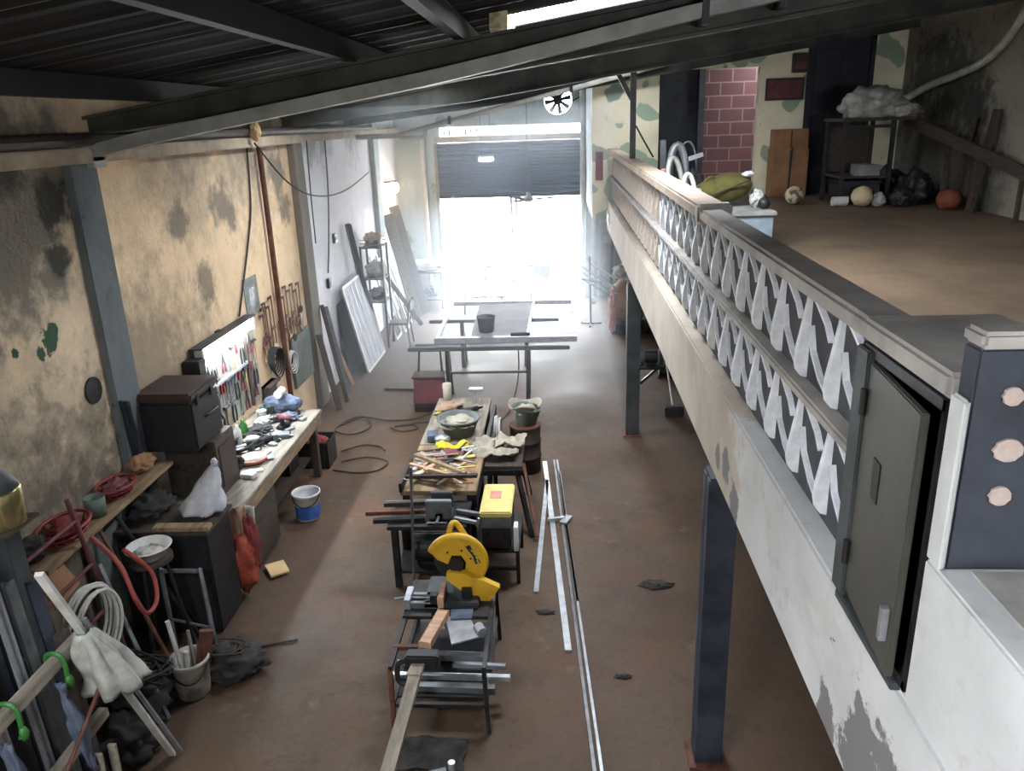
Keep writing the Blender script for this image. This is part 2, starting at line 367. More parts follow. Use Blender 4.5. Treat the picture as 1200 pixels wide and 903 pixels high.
    def ring(s, c, R0, r, axis='X', n=28, m=7, a0=0, a1=2 * pi):
        full = abs(a1 - a0 - 2 * pi) < 1e-6
        pts = []
        for k in range(n + (0 if full else 1)):
            a = a0 + (a1 - a0) * k / n
            u, v = R0 * cos(a), R0 * sin(a)
            d = {'X': (0, u, v), 'Y': (u, 0, v), 'Z': (u, v, 0)}[axis]
            pts.append(Vector(c) + Vector(d))
        return s.tube(pts, r, m, full)
    def build(s, name, mat, parent=None, smooth=False, bevel=0.0, world=True):
        bm = s.bm
        if bevel:
            es = [e for e in bm.edges if len(e.link_faces) == 2 and e.calc_face_angle(0) > .5]
            bmesh.ops.bevel(bm, geom=es, offset=bevel, segments=2, affect='EDGES', clamp_overlap=True)
        bmesh.ops.recalc_face_normals(bm, faces=bm.faces)
        me = bpy.data.meshes.new(name)
        if parent is not None and world:
            chain = Matrix.Identity(4); p = parent; ms = []
            while p is not None:
                ms.append(Matrix.Translation(p.location) @ p.rotation_euler.to_matrix().to_4x4()); p = p.parent
            for q in reversed(ms): chain = chain @ q
            inv = chain.inverted()
            for v in bm.verts: v.co = inv @ v.co
        off = Vector((0, 0, 0))
        if parent is None and world == 'base':
            xs = [v.co for v in bm.verts]
            lo = [min(c[i] for c in xs) for i in range(3)]; hi = [max(c[i] for c in xs) for i in range(3)]
            off = Vector(((lo[0] + hi[0]) / 2, (lo[1] + hi[1]) / 2, lo[2]))
            for v in bm.verts: v.co -= off
        bm.to_mesh(me); bm.free()
        if smooth or s.soft:
            for p in me.polygons: p.use_smooth = True
        me.materials.append(MAT[mat])
        o = bpy.data.objects.new(name, me); COL.objects.link(o); o.location = off
        if parent is not None: o.parent = parent
        return o
    def solo(s, name, mat, label, cat, group=None, **k):
        o = s.build(name, mat, None, world='base', **k)
        return tag(o, label, cat, group)
    def struct(s, name, mat, **k):
        o = s.build(name, mat, None, **k); o['kind'] = 'structure'
        return o

def tag(o, label, cat, group=None):
    o['label'] = label; o['category'] = cat
    if group: o['group'] = group
    return o

def T(name, loc, label, cat, group=None, rz=0):
    o = bpy.data.objects.new(name, None); COL.objects.link(o)
    o.location = loc; o.rotation_euler = (0, 0, rz); o.empty_display_size = .1
    return tag(o, label, cat, group)

def dup(o, loc, rz=None, label=None, rot=None):
    c = o.copy(); COL.objects.link(c); c.location = loc
    if rot is not None: c.rotation_euler = rot
    elif rz is not None: c.rotation_euler = (0, 0, rz)
    if label: c['label'] = label
    for ch in list(o.children):
        d = ch.copy(); COL.objects.link(d); d.parent = c
        for g in list(ch.children):
            e = g.copy(); COL.objects.link(e); e.parent = d
    return c

def arc(pts, steps=6):
    """smooth curve through the points"""
    P = [Vector(p) for p in pts]; out = []
    for i in range(len(P) - 1):
        a, b, c, d = P[max(i - 1, 0)], P[i], P[i + 1], P[min(i + 2, len(P) - 1)]
        for k in range(steps):
            t = k / steps
            out.append(.5 * ((2 * b) + (c - a) * t + (2 * a - 5 * b + 4 * c - d) * t * t + (3 * b - a - 3 * c + d) * t ** 3))
    return out + [P[-1]]
# ------------------------------------------------------------------ the setting
XL, XR, YF, YB, ZM = -3.85, 6.2, 19.2, 15.6, 2.68
roofz = lambda x: 4.5 + .148 * (x - XL)

M().box((XL - .2, -3.2, -.2), (XR + .2, YF + .2, 0)).struct('floor', 'floor')
M().box((-16, YF + .2, -.25), (16, 46, -.03)).struct('ground_street', 'street')
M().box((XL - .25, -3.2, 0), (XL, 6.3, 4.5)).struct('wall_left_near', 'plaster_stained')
M().box((XL - .25, 6.3, 0), (XL, 11.6, 4.5)).struct('wall_left', 'plaster_left')
M().box((XL - .25, 11.6, 0), (XL, YF + .3, 4.5)).struct('wall_left_far', 'plaster_pale')
# painted and bare pilasters on the left wall
M().box((XL, 6.12, 0), (XL + .07, 6.5, 3.98)).struct('trim_1', 'pilaster_paint', bevel=.01)
M().box((XL, 11.45, 0), (XL + .1, 11.85, 3.98)).struct('trim_2', 'pilaster_bare', bevel=.012)
M().box((XL, 16.5, 0), (XL + .1, 16.95, 4.5)).struct('trim_3', 'plaster_front', bevel=.012)
M().box((XL, -3, 3.97), (XL + .13, YF, 4.09)).struct('trim_4', 'ledge', bevel=.012)
M().box((XR, -3.2, 0), (XR + .25, YF + .3, 6.1)).struct('wall_right', 'plaster_right')

# front wall: pieces round the shutter opening, the daylight slot and the fan hole
w = M(); y0, y1 = YF, YF + .2
w.box((XL, y0, 0), (-2.9, y1, 6)).box((.52, y0, 0), (XR, y1, 6))
w.box((-2.9, y0, 3.86), (-2.8, y1, 4.06)).box((-2.9, y0, 4.06), (.52, y1, 4.2)).box((-2.9, y0, 4.2), (-.42, y1, 6))
w.box((-.42, y0, 4.98), (.52, y1, 6)).box((.38, y0, 4.2), (.52, y1, 4.98))
cx, cz, rr = -.02, 4.58, .34
def sq(a):
    c, s_ = cos(a), sin(a); k = 1 / max(abs(c), abs(s_))
    return cx + .4 * c * k, min(max(cz + .4 * s_ * k, 4.2), 4.98)
NN = 32
for k in range(NN):
    a, b = 2 * pi * k / NN + pi / 4, 2 * pi * (k + 1) / NN + pi / 4
    A, B = sq(a), sq(b); c = (cx + rr * cos(a), cz + rr * sin(a)); d = (cx + rr * cos(b), cz + rr * sin(b))
    w.py([A, B, d, c], y0, y1)
w.struct('wall_front', 'plaster_front')
M().box((-2.9, YF - .04, 3.72), (.52, YF + .2, 3.86)).struct('trim_5', 'lintel', bevel=.008)

# rear wall behind the viewer with an added window for fill daylight
w = M(); y0, y1 = -3.2, -3.0
w.box((XL, y0, 0), (XR, y1, 3.35)).box((XL, y0, 4.15), (XR, y1, 6)).box((XL, y0, 3.35), (2.4, y1, 4.15)).box((4.4, y0, 3.35), (XR, y1, 4.15))
w.struct('wall_rear', 'plaster_upper')

# upper floor: slab, its walls
M().box((1.1, -3, 2.5), (XR, YF, ZM)).struct('floor_upper', 'mezz_floor')
w = M(); y0, y1 = YB, YB + .18
w.box((.62, y0, 2.3), (1.85, y1, 5.9)).box((1.85, y0, 4.95), (3.65, y1, 5.9)).box((3.65, y0, ZM), (4.52, y1, 5.9))
w.box((4.52, y0, 5.38), (5.62, y1, 5.9)).box((5.62, y0, ZM), (XR, y1, 5.9))
w.struct('wall_upper_back', 'camo')
M().box((.62, YB + .18, 2.3), (.8, YF, 5.9)).struct('wall_upper_side', 'plaster_front')
M().box((2.92, 17.0, ZM), (4.9, 17.15, 5.6)).struct('wall_back_room', 'brick')
M().box((.8, 17.2, ZM), (2.9, 17.3, 5.6)).box((2.8, 17.0, ZM), (2.92, 17.3, 5.6)).struct('trim_6', 'navy_wall')
M().box((1.87, YB - .02, ZM), (3.63, YB + .2, ZM + .12)).struct('trim_7', 'concrete', bevel=.01)
d = M().box((4.54, YB + .05, ZM), (5.6, YB + .11, 5.36)).struct('door_1', 'purple_door')
for zz in ((2.82, 3.95), (4.07, 5.2)):
    for x0 in (4.63, 5.1):
        M().box((x0, YB + .035, zz[0]), (x0 + .4, YB + .05, zz[1])).build('door_panel', 'purple_door', d, bevel=.01)
M().box((4.48, YB - .02, ZM), (4.56, YB + .12, 5.42)).box((5.58, YB - .02, ZM), (5.66, YB + .12, 5.42)).box((4.48, YB - .02, 5.34), (5.66, YB + .12, 5.42)).build('door_frame', 'dark_steel', d, bevel=.006)

# roof of corrugated sheets, with the sky gap and added openings for fill daylight
rf = M()
def sheet_rect(x0, x1, ya, yb):
    n = max(2, int((yb - ya) / .045))
    def f(u, v):
        x = x0 + (x1 - x0) * u; y = ya + (yb - ya) * v
        return (x, y, roofz(x) + .02 * sin(2 * pi * y / .2))
    rf.sheet(f, 1, n, .008)
sheet_rect(-4.1, 6.5, -3.3, -1.6); sheet_rect(-4.1, -2.3, -1.6, .7); sheet_rect(-1.1, 6.5, -1.6, .7); sheet_rect(-4.1, 6.5, .7, 7.05)  # leaves the hole of the added, out-of-view roof opening
sheet_rect(-4.1, -.45, 7.05, 8.0); sheet_rect(1.8, 6.5, 7.05, 8.0)
sheet_rect(-4.1, 6.5, 8.0, 9.65); sheet_rect(-4.1, -2.5, 9.65, 10.55); sheet_rect(-1.7, 6.5, 9.65, 10.55); sheet_rect(-4.1, 6.5, 10.55, 13.4); sheet_rect(-4.1, .65, 13.4, 14.05); sheet_rect(1.25, 6.5, 13.4, 14.05); sheet_rect(-4.1, 6.5, 14.05, 15.7)  # leaves the two added openings hidden behind the nearest rafter
sheet_rect(-4.1, 4.0, 15.7, 16.95); sheet_rect(4.6, 6.5, 15.7, 16.95)  # slot added over the back room to light the brick
sheet_rect(-4.1, 6.5, 16.95, 19.5)
rf.struct('ceiling', 'roof')

# ------------------------------------------------------------------ roof steel
def rafter(y, label, chord):
    t = T('roof_rafter', (-1, y, 4.5), label, 'roof beam', 'rafters under the tin roof')
    top = lambda x: roofz(x) - .2
    pts = [(XL, top(XL)), (XR, top(XR)), (XR, top(XR) - .3), (1.2, top(1.2) - .26), (-1.2, 4.46), (XL, 4.2)]
    M().py(pts, y - .02, y + .02).build('web', 'rafter', t)
    M().py([(XL, top(XL)), (XR, top(XR)), (XR, top(XR) + .025), (XL, top(XL) + .025)], y - .09, y + .09).build('top_flange', 'rafter', t)
    m = M()
    for a, b in ((pts[5], pts[4]), (pts[4], pts[3]), (pts[3], pts[2])):
        m.bar((a[0], y, a[1] - .012), (b[0], y, b[1] - .012), .18, .025)
    m.build('bottom_flange', 'rafter', t)
    return t
rafter(6.62, 'dark rafter nearest the viewer beside the bright roof gap', True)
t = T('steel_chord', (-1.5, 6.5, 4.3), 'grey steel chord rising from the left wall ledge along the nearest rafter', 'roof beam')
prof = [(-3.83, 3.99), (-3.33, 4.09), (-1.04, 4.45), (-.43, 4.56), (.94, 4.83), (2.3, 5.06)]
m = M()
for a, b in zip(prof, prof[1:]): m.bar((a[0], 6.45, a[1] + .05), (b[0], 6.45, b[1] + .05), .15, .1)
m.build('tube', 'chord', t)
M().box((-3.85, 6.36, 3.93), (-3.72, 6.54, 4.2)).build('wall_bracket', 'chord', t, bevel=.006)
for x in (1.05, 1.6): M().box((x, 6.36, 4.78 + (x - .94) * .17), (x + .05, 6.55, 5.08 + (x - .94) * .13)).build('cleat', 'dark_steel', t)
rafter(11.4, 'dark middle rafter behind the grey steel chord', False)
rafter(15.2, 'dark far rafter in front of the camouflage patched wall', False)
pl = [('nearest the viewer over the left wall', 3.2), ('over the near pilaster', 5.0)]
for i, x in enumerate((-3.2, -1.6, -.75, 2.0, 3.6, 5.4)):
    lab = ['purlin along the left wall under the tin roof', 'second purlin from the left wall under the tin roof', 'purlin at the left end of the bright roof gap',
           'purlin at the right end of the bright roof gap', 'purlin over the upper floor beside the dark door', 'purlin along the right wall of the upper floor'][i]
    M().box((x - .04, -2.9, roofz(x) - .18), (x + .04, 15.55 if x > 0 else YF, roofz(x) - .03)).solo('roof_purlin', 'purlin', 'dark ' + lab, 'purlin', 'roof purlins')
# angle frame at the gap
M().bar((-.45, 8.2, roofz(-.45) - .07), (1.4, 8.2, roofz(1.4) - .07), .05, .07).solo('gap_angle_bar', 'chord', 'thin steel angle along the lower edge of the bright roof gap', 'bar')
def rag_edge():
    m = M()
    for k in range(9):
        y = 6.7 + k * .18
        m.box((-.52 + R.uniform(-.03, .03), y, roofz(-.5) - .14 - R.random() * .08), (-.43 + R.uniform(0, .06), y + .16, roofz(-.5) - .02), rx=R.uniform(-.3, .3), ry=R.uniform(-.2, .2))
    return m
rag_edge().solo('torn_roof_edging', 'torn_edge', 'ragged pale torn edging at the left end of the roof gap', 'edging')

# pipes along the left wall and under the roof
M().tube(arc([(-3.72, -2.5, 4.14), (-3.72, 3, 4.14), (-3.72, 6.3, 4.15), (-3.72, 12, 4.15), (-3.74, 16.3, 4.14)], 4), .05, 10).solo('wall_pipe', 'brown_pipe', 'dark brown pipe lying along the cream ledge of the left wall', 'pipe')
t = T('conduit_pipe', (-1, 15.0, 4.3), 'off white conduit slanting from the left wall up to the camouflage patched wall', 'pipe')
M().tube([(-3.72, 15.0, 3.97), (-2.95, 15.0, 3.98), (-2.6, 15.0, 4.06), (1.85, 15.0, 5.02)], .045, 10).build('pipe_run', 'pvc', t, smooth=True)
M().tube(arc([(-2.9, 15.05, 3.93), (-2.55, 15.05, 3.93), (-2.46, 15.05, 3.97), (-2.45, 15.05, 4.08)], 4), .04, 10).build('elbow', 'pvc', t, smooth=True)
for x, z in ((-2.0, 4.14), (.2, 4.61)): M().box((x, 14.93, z), (x + .05, 15.07, z + .15)).build('clip', 'dark_steel', t)
M().tube([(.54, YF - .12, 0), (.54, YF - .12, 4.9)], .065, 12).solo('drain_pipe', 'pvc', 'pale vertical drain pipe at the right jamb of the street door', 'pipe')
M().tube([(-3.2, YF - .1, 0), (-3.2, YF - .1, 3.9)], .06, 12).solo('drain_pipe', 'pvc', 'pale vertical pipe on the wall left of the street door', 'pipe')
M().tube([(-3.78, 10.2, .35), (-3.78, 10.2, 3.96)], .035, 10).solo('rusty_pipe', 'rust', 'rusty vertical pipe on the left wall beside the hanging clamps', 'pipe')

# ------------------------------------------------------------------ street door: roller shutter, slot grille, gate, fan
t = T('roller_shutter', (-1.2, YF + .05, 2.45), 'blue grey roller shutter half raised over the bright street door', 'shutter')
m = M()
for k in range(16):
    z = 2.5 + k * .076
    m.py([(-2.9, z), (.52, z), (.52, z + .076), (-2.9, z + .076)], YF + .06, YF + .075)
    m.cyl((-2.9, YF + .062, z + .038), (.52, YF + .062, z + .038), .03, n=8)
m.build('curtain', 'shutter', t)
M().box((-2.92, YF + .02, 2.44), (.54, YF + .1, 2.51)).build('bottom_bar', 'dark_steel', t, bevel=.008)
for x in (-2.94, .5): M().box((x, YF - .03, 0), (x + .07, YF + .12, 3.72)).build('guide_rail', 'grey_steel', t, bevel=.005)
M().box((-2.6, YF + .0, 2.46), (-2.5, YF + .03, 2.5)).build('pull_handle', 'alu', t, bevel=.004)
t = T('slot_grille', (-1.1, YF + .1, 3.87), 'iron grille across the bright slot above the roller shutter', 'grille')
m = M()
for k in range(26):
    x = -2.72 + k * .128
    m.box((x, YF + .09, 3.865), (x + (.02 if k > 6 else .045), YF + .11, 4.055))
m.box((-2.79, YF + .092, 3.865), (.51, YF + .108, 3.88)).box((-2.79, YF + .092, 4.04), (.51, YF + .108, 4.055))
m.build('lattice', 'gate', t)
m = M()
for k in range(7): m.ring((-2.62 + k * .125, YF + .07, 3.95), .05, .014, 'Y', 14, 5)
m.build('scrolls', 'dark_steel', t)

t = T('exhaust_fan', (cx, YF + .1, cz - .34), 'round exhaust fan with daylight behind its dark blades in the front wall', 'fan')
M().ring((cx, YF + .1, cz), .335, .02, 'Y', 36, 6).build('rim', 'grey_steel', t, smooth=True)
M().cyl((cx, YF + .02, cz), (cx, YF + .16, cz), .11, n=18).build('hub', 'dark_steel', t)
for k in range(8):
    a = 2 * pi * k / 8 + .2
    p = lambda r, da: (cx + r * cos(a + da), cz + r * sin(a + da))
    M().py([p(.08, -.42), p(.315, -.2), p(.315, .17), p(.08, .42)], YF + .07, YF + .09).build('blade', 'dark_steel', t)
M().tube(arc([(.33, YF - .03, 4.55), (.5, YF - .03, 4.62), (.58, YF - .03, 4.5), (.57, YF - .03, 4.2)], 5), .012).build('power_cable', 'rubber', t)

t = T('street_gate', (-1.2, 21, 0), 'pale two leaf gate outside the street door', 'gate')
for x0, x1 in ((-3.2, -1.24), (-1.18, .8)):
    m = M()
    f = M()
    for z in (.06, .98, 2.6): f.box((x0, 21, z), (x1, 21.05, z + .05))
    for x in (x0, x1 - .07): f.box((x, 21, .0), (x + .07, 21.05, 2.6))
    lf = f.build('leaf', 'dark_steel', t); n = 9
    for k in range(1, n): m.box((x0 + (x1 - x0) * k / n, 21.02, .06), (x0 + (x1 - x0) * k / n + .014, 21.035, 2.6))
    m.build('bars', 'gate', lf)
M().box((-1.26, 20.96, .9), (-1.16, 21.0, 1.1)).build('bolt', 'grey_steel', t)

# ceiling fan and hanging lamp near the street door
t = T('ceiling_fan', (-.68, 17.4, 2.5), 'white ceiling fan hanging on a long thin rod before the street door', 'fan')
M().cyl((-.68, 17.4, 2.68), (-.68, 17.4, 4.98), .014, n=8).build('rod', 'grey_steel', t)
M().lathe([(.02, .0), (.09, .02), (.11, .07), (.1, .12), (.05, .17), (.03, .22)], (-.68, 17.4, 2.48), 18).build('motor', 'white_plastic', t, smooth=True)
for k in range(3):
    a = 2 * pi * k / 3 + .15
    m = M(); m.bar((-.68 + .1 * cos(a), 17.4 + .1 * sin(a), 2.55), (-.68 + .62 * cos(a), 17.4 + .62 * sin(a), 2.57), .2, .02)
    m.build('blade', 'dark_steel', t, bevel=.004)
t = T('hanging_lamp', (-1.6, 17.9, 3.33), 'small bright cool lamp hanging in front of the roller shutter', 'lamp')
M().box((-1.76, 17.84, 3.35), (-1.44, 17.96, 3.42)).build('diffuser', 'led_glow', t, bevel=.02)
M().box((-1.77, 17.83, 3.42), (-1.43, 17.97, 3.46)).build('housing', 'white_plastic', t, bevel=.008)
M().tube([(-1.7, 17.9, 3.46), (-1.7, 17.9, 4.85)], .006).tube([(-1.5, 17.9, 3.46), (-1.5, 17.9, 4.87)], .006).build('suspension_wire', 'dark_steel', t)
t = T('wall_lamp', (-3.7, 17.6, 2.75), 'glowing warm bulb on the left wall near the street door', 'lamp')
M().blob((-3.62, 17.6, 2.86), (.1, .1, .12), 0, sub=3).build('bulb', 'bulb_glow', t, smooth=True)
M().cyl((-3.85, 17.6, 2.98), (-3.62, 17.6, 2.98), .03, n=10).cyl((-3.62, 17.6, 2.94), (-3.62, 17.6, 3.02), .05, n=12).build('holder', 'dark_steel', t)

# thin cables on the left wall
def cable(pts, r, mat, label, st=6, name='cable', cat='cable', group=None):
    return M().tube(arc(pts, st), r, 6).solo(name, mat, label, cat, group)
cable([(-3.82, 9.9, 4.0), (-3.83, 9.8, 3.3), (-3.82, 9.55, 2.9), (-3.82, 9.15, 2.35), (-3.82, 8.95, 2.08)], .012, 'rubber', 'thin cable hanging down the left wall to the fluorescent lamp')
cable([(-3.68, 9.8, 4.02), (-3.6, 10.6, 3.5), (-3.55, 11.6, 3.23), (-3.6, 13.4, 3.15), (-3.75, 15.9, 3.3)], .011, 'rubber', 'loose black cable sagging across the left wall below the ledge')
cable([(-3.82, 13.3, 4.0), (-3.82, 13.2, 3.2), (-3.81, 12.9, 2.4), (-3.82, 12.7, 1.9)], .012, 'rubber', 'thin cable running down the pale wall past the bare pilaster')
cable([(-3.72, 12.0, 4.0), (-3.72, 11.92, 3.2), (-3.72, 11.9, 2.5)], .01, 'rubber', 'thin cable beside the bare concrete pilaster')
m = M().ring((-3.68, 8.7, 4.3), .13, .012, 'X', 20, 6)
m.tube(arc([(-3.68, 8.83, 4.3), (-3.68, 9.1, 4.22), (-3.68, 9.4, 4.35), (-3.68, 9.5, 4.48)], 4), .01)
m.solo('wire_coil', 'rubber', 'small loop of black wire above the dark wall pipe', 'wire')
t = T('junction_wrap', (-3.66, 9.75, 4.03), 'tan taped cable junction hanging on the dark wall pipe', 'junction')
M().blob((-3.64, 9.75, 4.16), (.07, .08, .11), .3, seed=3).build('wrap', 'cardboard_pale', t)
M().tube(arc([(-3.62, 9.75, 4.24), (-3.6, 9.68, 4.3), (-3.66, 9.6, 4.3)], 4), .012).build('cable_end', 'rubber', t)

# ------------------------------------------------------------------ upper floor edge: beam, posts, balustrade
M().box((.9, .25, 2.13), (1.15, 15.5, ZM)).struct('trim_8', 'beam', bevel=.012)
M().box((.9, .25, ZM), (1.16, 1.79, 3.12)).box((.9, 1.715, 3.12), (.915, 1.79, 3.56)).struct('trim_9', 'white_wall', bevel=.012)
M().box((1.0, .25, ZM), (2.2, 1.74, 3.1)).struct('trim_10', 'concrete', bevel=.01)
M().box((.97, .25, 3.1), (2.2, 1.72, 3.125)).struct('trim_11', 'rail_concrete', bevel=.006)

def post(y, label, mat):
    t = T('steel_post', (.95, y, 0), label, 'post', 'posts under the upper floor')
    M().box((.86, y - .015, .02), (1.04, y + .015, 2.12)).box((.86, y - .09, .02), (.885, y + .09, 2.12)).box((1.015, y - .09, .02), (1.04, y + .09, 2.12)).box((.87, y - .085, .02), (1.03, y - .07, 2.12)).build('column', mat, t, bevel=.004)
    M().box((.82, y - .13, 0), (1.08, y + .13, .02)).build('base_plate', 'rust', t)
    M().box((.87, y - .1, 2.1), (1.06, y + .1, 2.14)).build('cap_plate', mat, t)
    return t
post(4.4, 'dark blue black steel post nearest the viewer', 'post')
post(10.25, 'weathered grey steel post halfway along the upper floor', 'postgrey')

t = T('balustrade', (1.0, 8.9, ZM), 'long balustrade of white relief blocks along the upper floor edge', 'balustrade')
Y0, PITCH, NC = 2.4, .38, 34
YE = Y0 + PITCH * NC
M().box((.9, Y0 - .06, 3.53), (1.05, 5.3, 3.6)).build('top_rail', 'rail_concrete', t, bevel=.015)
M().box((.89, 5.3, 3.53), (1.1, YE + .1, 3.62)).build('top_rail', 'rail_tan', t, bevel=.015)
M().box((.93, Y0, 3.1), (1.04, YE, 3.145)).build('middle_rail', 'rail_concrete', t, bevel=.01)
M().box((1.0, Y0 - .06, ZM), (1.04, YE, 3.53)).build('backing_wall', 'block_back', t)
M().box((.885, 5.24, 3.5), (1.11, 5.36, 3.635)).build('joint_block', 'rail_concrete', t, bevel=.02)
def block_mesh():
    m = M(); h = .38
    leaf = [(.1, 0.99 * h), (.093, .985 * h), (.085, .85 * h), (.07, .58 * h), (.054, .32 * h), (.05, .18 * h), (.058, .07 * h), (.075, .015 * h), (.1, 0)]
    m.px([(0, 0)] * 0 or [(-.016, 0), (.016, 0), (.016, .001), (-.016, .001)], .09, .1)
    m.prism(leaf, lambda a, b: (a, -.017, b), lambda a, b: (a, .017, b))
    def strut(pts):
        for (ya, za), (yb, zb) in zip(pts, pts[1:]): m.bar((.088, ya, za * h), (.088, yb, zb * h), .022, .014, up=(0, 0, 1) if abs(zb - za) * h < abs(yb - ya) else (0, 1, 0))
    strut([(PITCH - .02, .97), (PITCH * .66, .88), (PITCH * .36, .74), (PITCH * .2, .6)])
    strut([(PITCH - .06, .6), (PITCH * .72, .36), (PITCH * .42, .16), (.02, .03)])
    return m
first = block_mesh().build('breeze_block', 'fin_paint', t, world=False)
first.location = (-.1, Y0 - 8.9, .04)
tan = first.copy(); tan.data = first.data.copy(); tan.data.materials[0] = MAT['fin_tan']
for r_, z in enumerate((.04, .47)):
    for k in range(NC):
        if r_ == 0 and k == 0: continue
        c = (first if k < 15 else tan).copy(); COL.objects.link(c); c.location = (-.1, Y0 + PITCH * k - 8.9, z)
bpy.data.objects.remove(tan)

# steel cabinet let into the balustrade, its concrete surround, dark pier
t = T('electrical_cabinet', (1.0, 2.06, ZM), 'grey green steel cabinet with ajar door let into the balustrade end', 'cabinet')
M().box((1.06, 1.8, ZM + .02), (1.1, 2.33, 3.53)).box((.9, 1.8, ZM + .02), (1.1, 1.815, 3.53)).box((.9, 2.315, ZM + .02), (1.1, 2.33, 3.53)).box((.9, 1.8, 3.5), (1.1, 2.33, 3.53)).box((.9, 1.8, ZM + .02), (1.1, 2.33, ZM + .05)).build('casing', 'dark_steel', t)
M().box((.885, 2.25, ZM + .02), (.91, 2.34, 3.52)).build('frame_strip', 'postgrey', t, bevel=.004)
dr = M().box((0, -.43, 0), (.022, 0, .76)).build('door', 'doorpaint', t, world=False, bevel=.004)
dr.location = (-.105, .19, .05); dr.rotation_euler = (0, 0, radians(-5))
M().box((-.004, -.2, .4), (0, -.14, .52)).build('name_plate', 'dark_steel', dr, world=False)
M().bar((-.012, -.4, .1), (-.012, -.4, .2), .02, .02).build('latch', 'alu_dull', dr, world=False)
for z in (.1, .6): M().cyl((-.012, -.01, z), (-.012, -.01, z + .08), .01, n=8).build('hinge', 'dark_steel', dr, world=False)
M().box((.885, 1.84, ZM - .01), (.93, 2.3, ZM + .02)).build('sill', 'postgrey', t, bevel=.004)
M().tube([(.99, 1.9, 3.49), (.99, 1.9, 3.3), (1.0, 1.88, 3.1)], .008).build('wiring', 'hose_white', t)
M().tube([(1.0, 1.94, 3.49), (1.0, 1.95, 3.25)], .008).build('wiring', 'blue_cloth', t)
M().box((.895, 1.79, 3.535), (1.3, 2.36, 3.6)).struct('trim_12', 'rail_concrete', bevel=.012)
M().box((.915, 1.72, 3.125), (2.3, 1.79, 3.68)).box((1.3, 1.8, ZM), (2.3, 1.95, 3.68)).struct('wall_pier', 'navy_wall', bevel=.006)
M().box((.912, 1.705, 3.68), (2.35, 1.8, 3.72)).struct('trim_13', 'rail_concrete', bevel=.01)
for (x, z, r_, sx) in ((1.0, 3.57, .022, 1), (1.01, 3.44, .028, 1.15), (1.01, 3.325, .024, 1.0)):
    lab = {3.57: 'topmost round pale spot on the dark pier', 3.44: 'middle larger round pale spot on the dark pier', 3.325: 'lowest round pale spot on the dark pier'}[z]
    m = M(); n = 18
    m.prism([(x + r_ * sx * cos(2 * pi * k / n) * (1 + .1 * sin(3 * k)), z + r_ * sin(2 * pi * k / n)) for k in range(n)], lambda a, b: (a, 1.712, b), lambda a, b: (a, 1.7205, b))
    m.solo('plaster_spot', 'pink_patch', lab, 'plaster spot')
for i, (x, y, s, lab) in enumerate(((1.08, 1.5, .06, 'pale plaster crumb nearest the dark pier on the ledge'), (1.2, 1.38, .09, 'largest bluish plaster lump on the ledge by the pier'), (1.08, 1.24, .05, 'small pale plaster crumb at the ledge edge'))):
    M().blob((x, y, 3.125 + s * .3), (s, s * 1.2, s * .4), .5, seed=i + 2, sub=2, flat=.6).solo('plaster_lump', 'dirty_white', lab, 'rubble')

# tall bracket on the balustrade and bits at its far end
t = T('steel_bracket', (1.02, 11.6, 3.62), 'dark steel upright with slanting brace standing on the balustrade rail', 'bracket')
M().box((.98, 11.56, 3.62), (1.06, 11.64, 5.06)).build('upright', 'dark_steel', t)
M().bar((1.0, 11.6, 4.4), (.66, 11.6, 5.0), .06, .06).build('brace', 'dark_steel', t)
M().tube(arc([(1.06, 11.55, 4.05), (1.14, 11.5, 3.9), (1.3, 11.5, 3.63)], 4), .012).build('stay', 'dark_steel', t)
t = T('white_plate', (.88, 14.95, 2.32), 'white plate with two dark bars at the far end of the cream beam', 'plate')
M().box((.875, 14.6, 2.32), (.9, 15.3, 2.5)).build('board', 'white_plastic', t, bevel=.004)
for y in (14.72, 15.0): M().box((.866, y, 2.335), (.875, y + .14, 2.49)).build('dark_bar', 'dark_steel', t)
t = T('red_board', (.76, 15.52, 3.0), 'narrow faded red board on the wall at the far end of the balustrade', 'board')
M().box((.68, 15.55, 3.04), (.82, 15.6, 3.56)).build('board', 'red_cloth', t, bevel=.006)
M().box((.71, 15.535, 3.42), (.79, 15.55, 3.5)).build('dark_square', 'dark_steel', t)
# ------------------------------------------------------------------ left side: workbench and tool wall
def bez_sheet(m, c, w, d, h, seed=0, th=.006, n=12):
    """crumpled cloth lying round c"""
    def f(u, v):
        x, y = (u - .5) * w, (v - .5) * d
        q = Vector((x * 9 + seed, y * 9, seed * 2.3))
        k = 1 + .18 * noise.noise(Vector((u * 2.5, v * 2.5, seed)))
        return (c[0] + x * k, c[1] + y * k, c[2] + h * (.5 + .9 * noise.noise(q) + .4 * noise.noise(q * 2.3)))
    return m.sheet(f, n, n, th)

t = T('workbench', (-3.42, 7.8, 0), 'long wooden workbench on the left wall under the fluorescent lamp', 'workbench')
M().box((-3.84, 6.45, .8), (-3.0, 9.08, .85)).build('worktop', 'wood_grey', t, bevel=.006)
M().box((-3.04, 6.45, .68), (-3.01, 9.05, .8)).build('front_rail', 'wood', t, bevel=.004)
for x, y in ((-3.1, 6.55), (-3.1, 8.95), (-3.75, 6.55), (-3.75, 8.95)):
    M().box((x - .045, y - .045, 0), (x + .045, y + .045, .8)).build('leg', 'wood_dark', t, bevel=.005)
M().box((-3.06, 6.6, .05), (-3.03, 7.35, .68)).build('front_panel', 'wood_dark', t, bevel=.004)
M().box((-3.8, 7.3, .25), (-3.15, 8.9, .28)).build('lower_shelf', 'wood_dark', t)

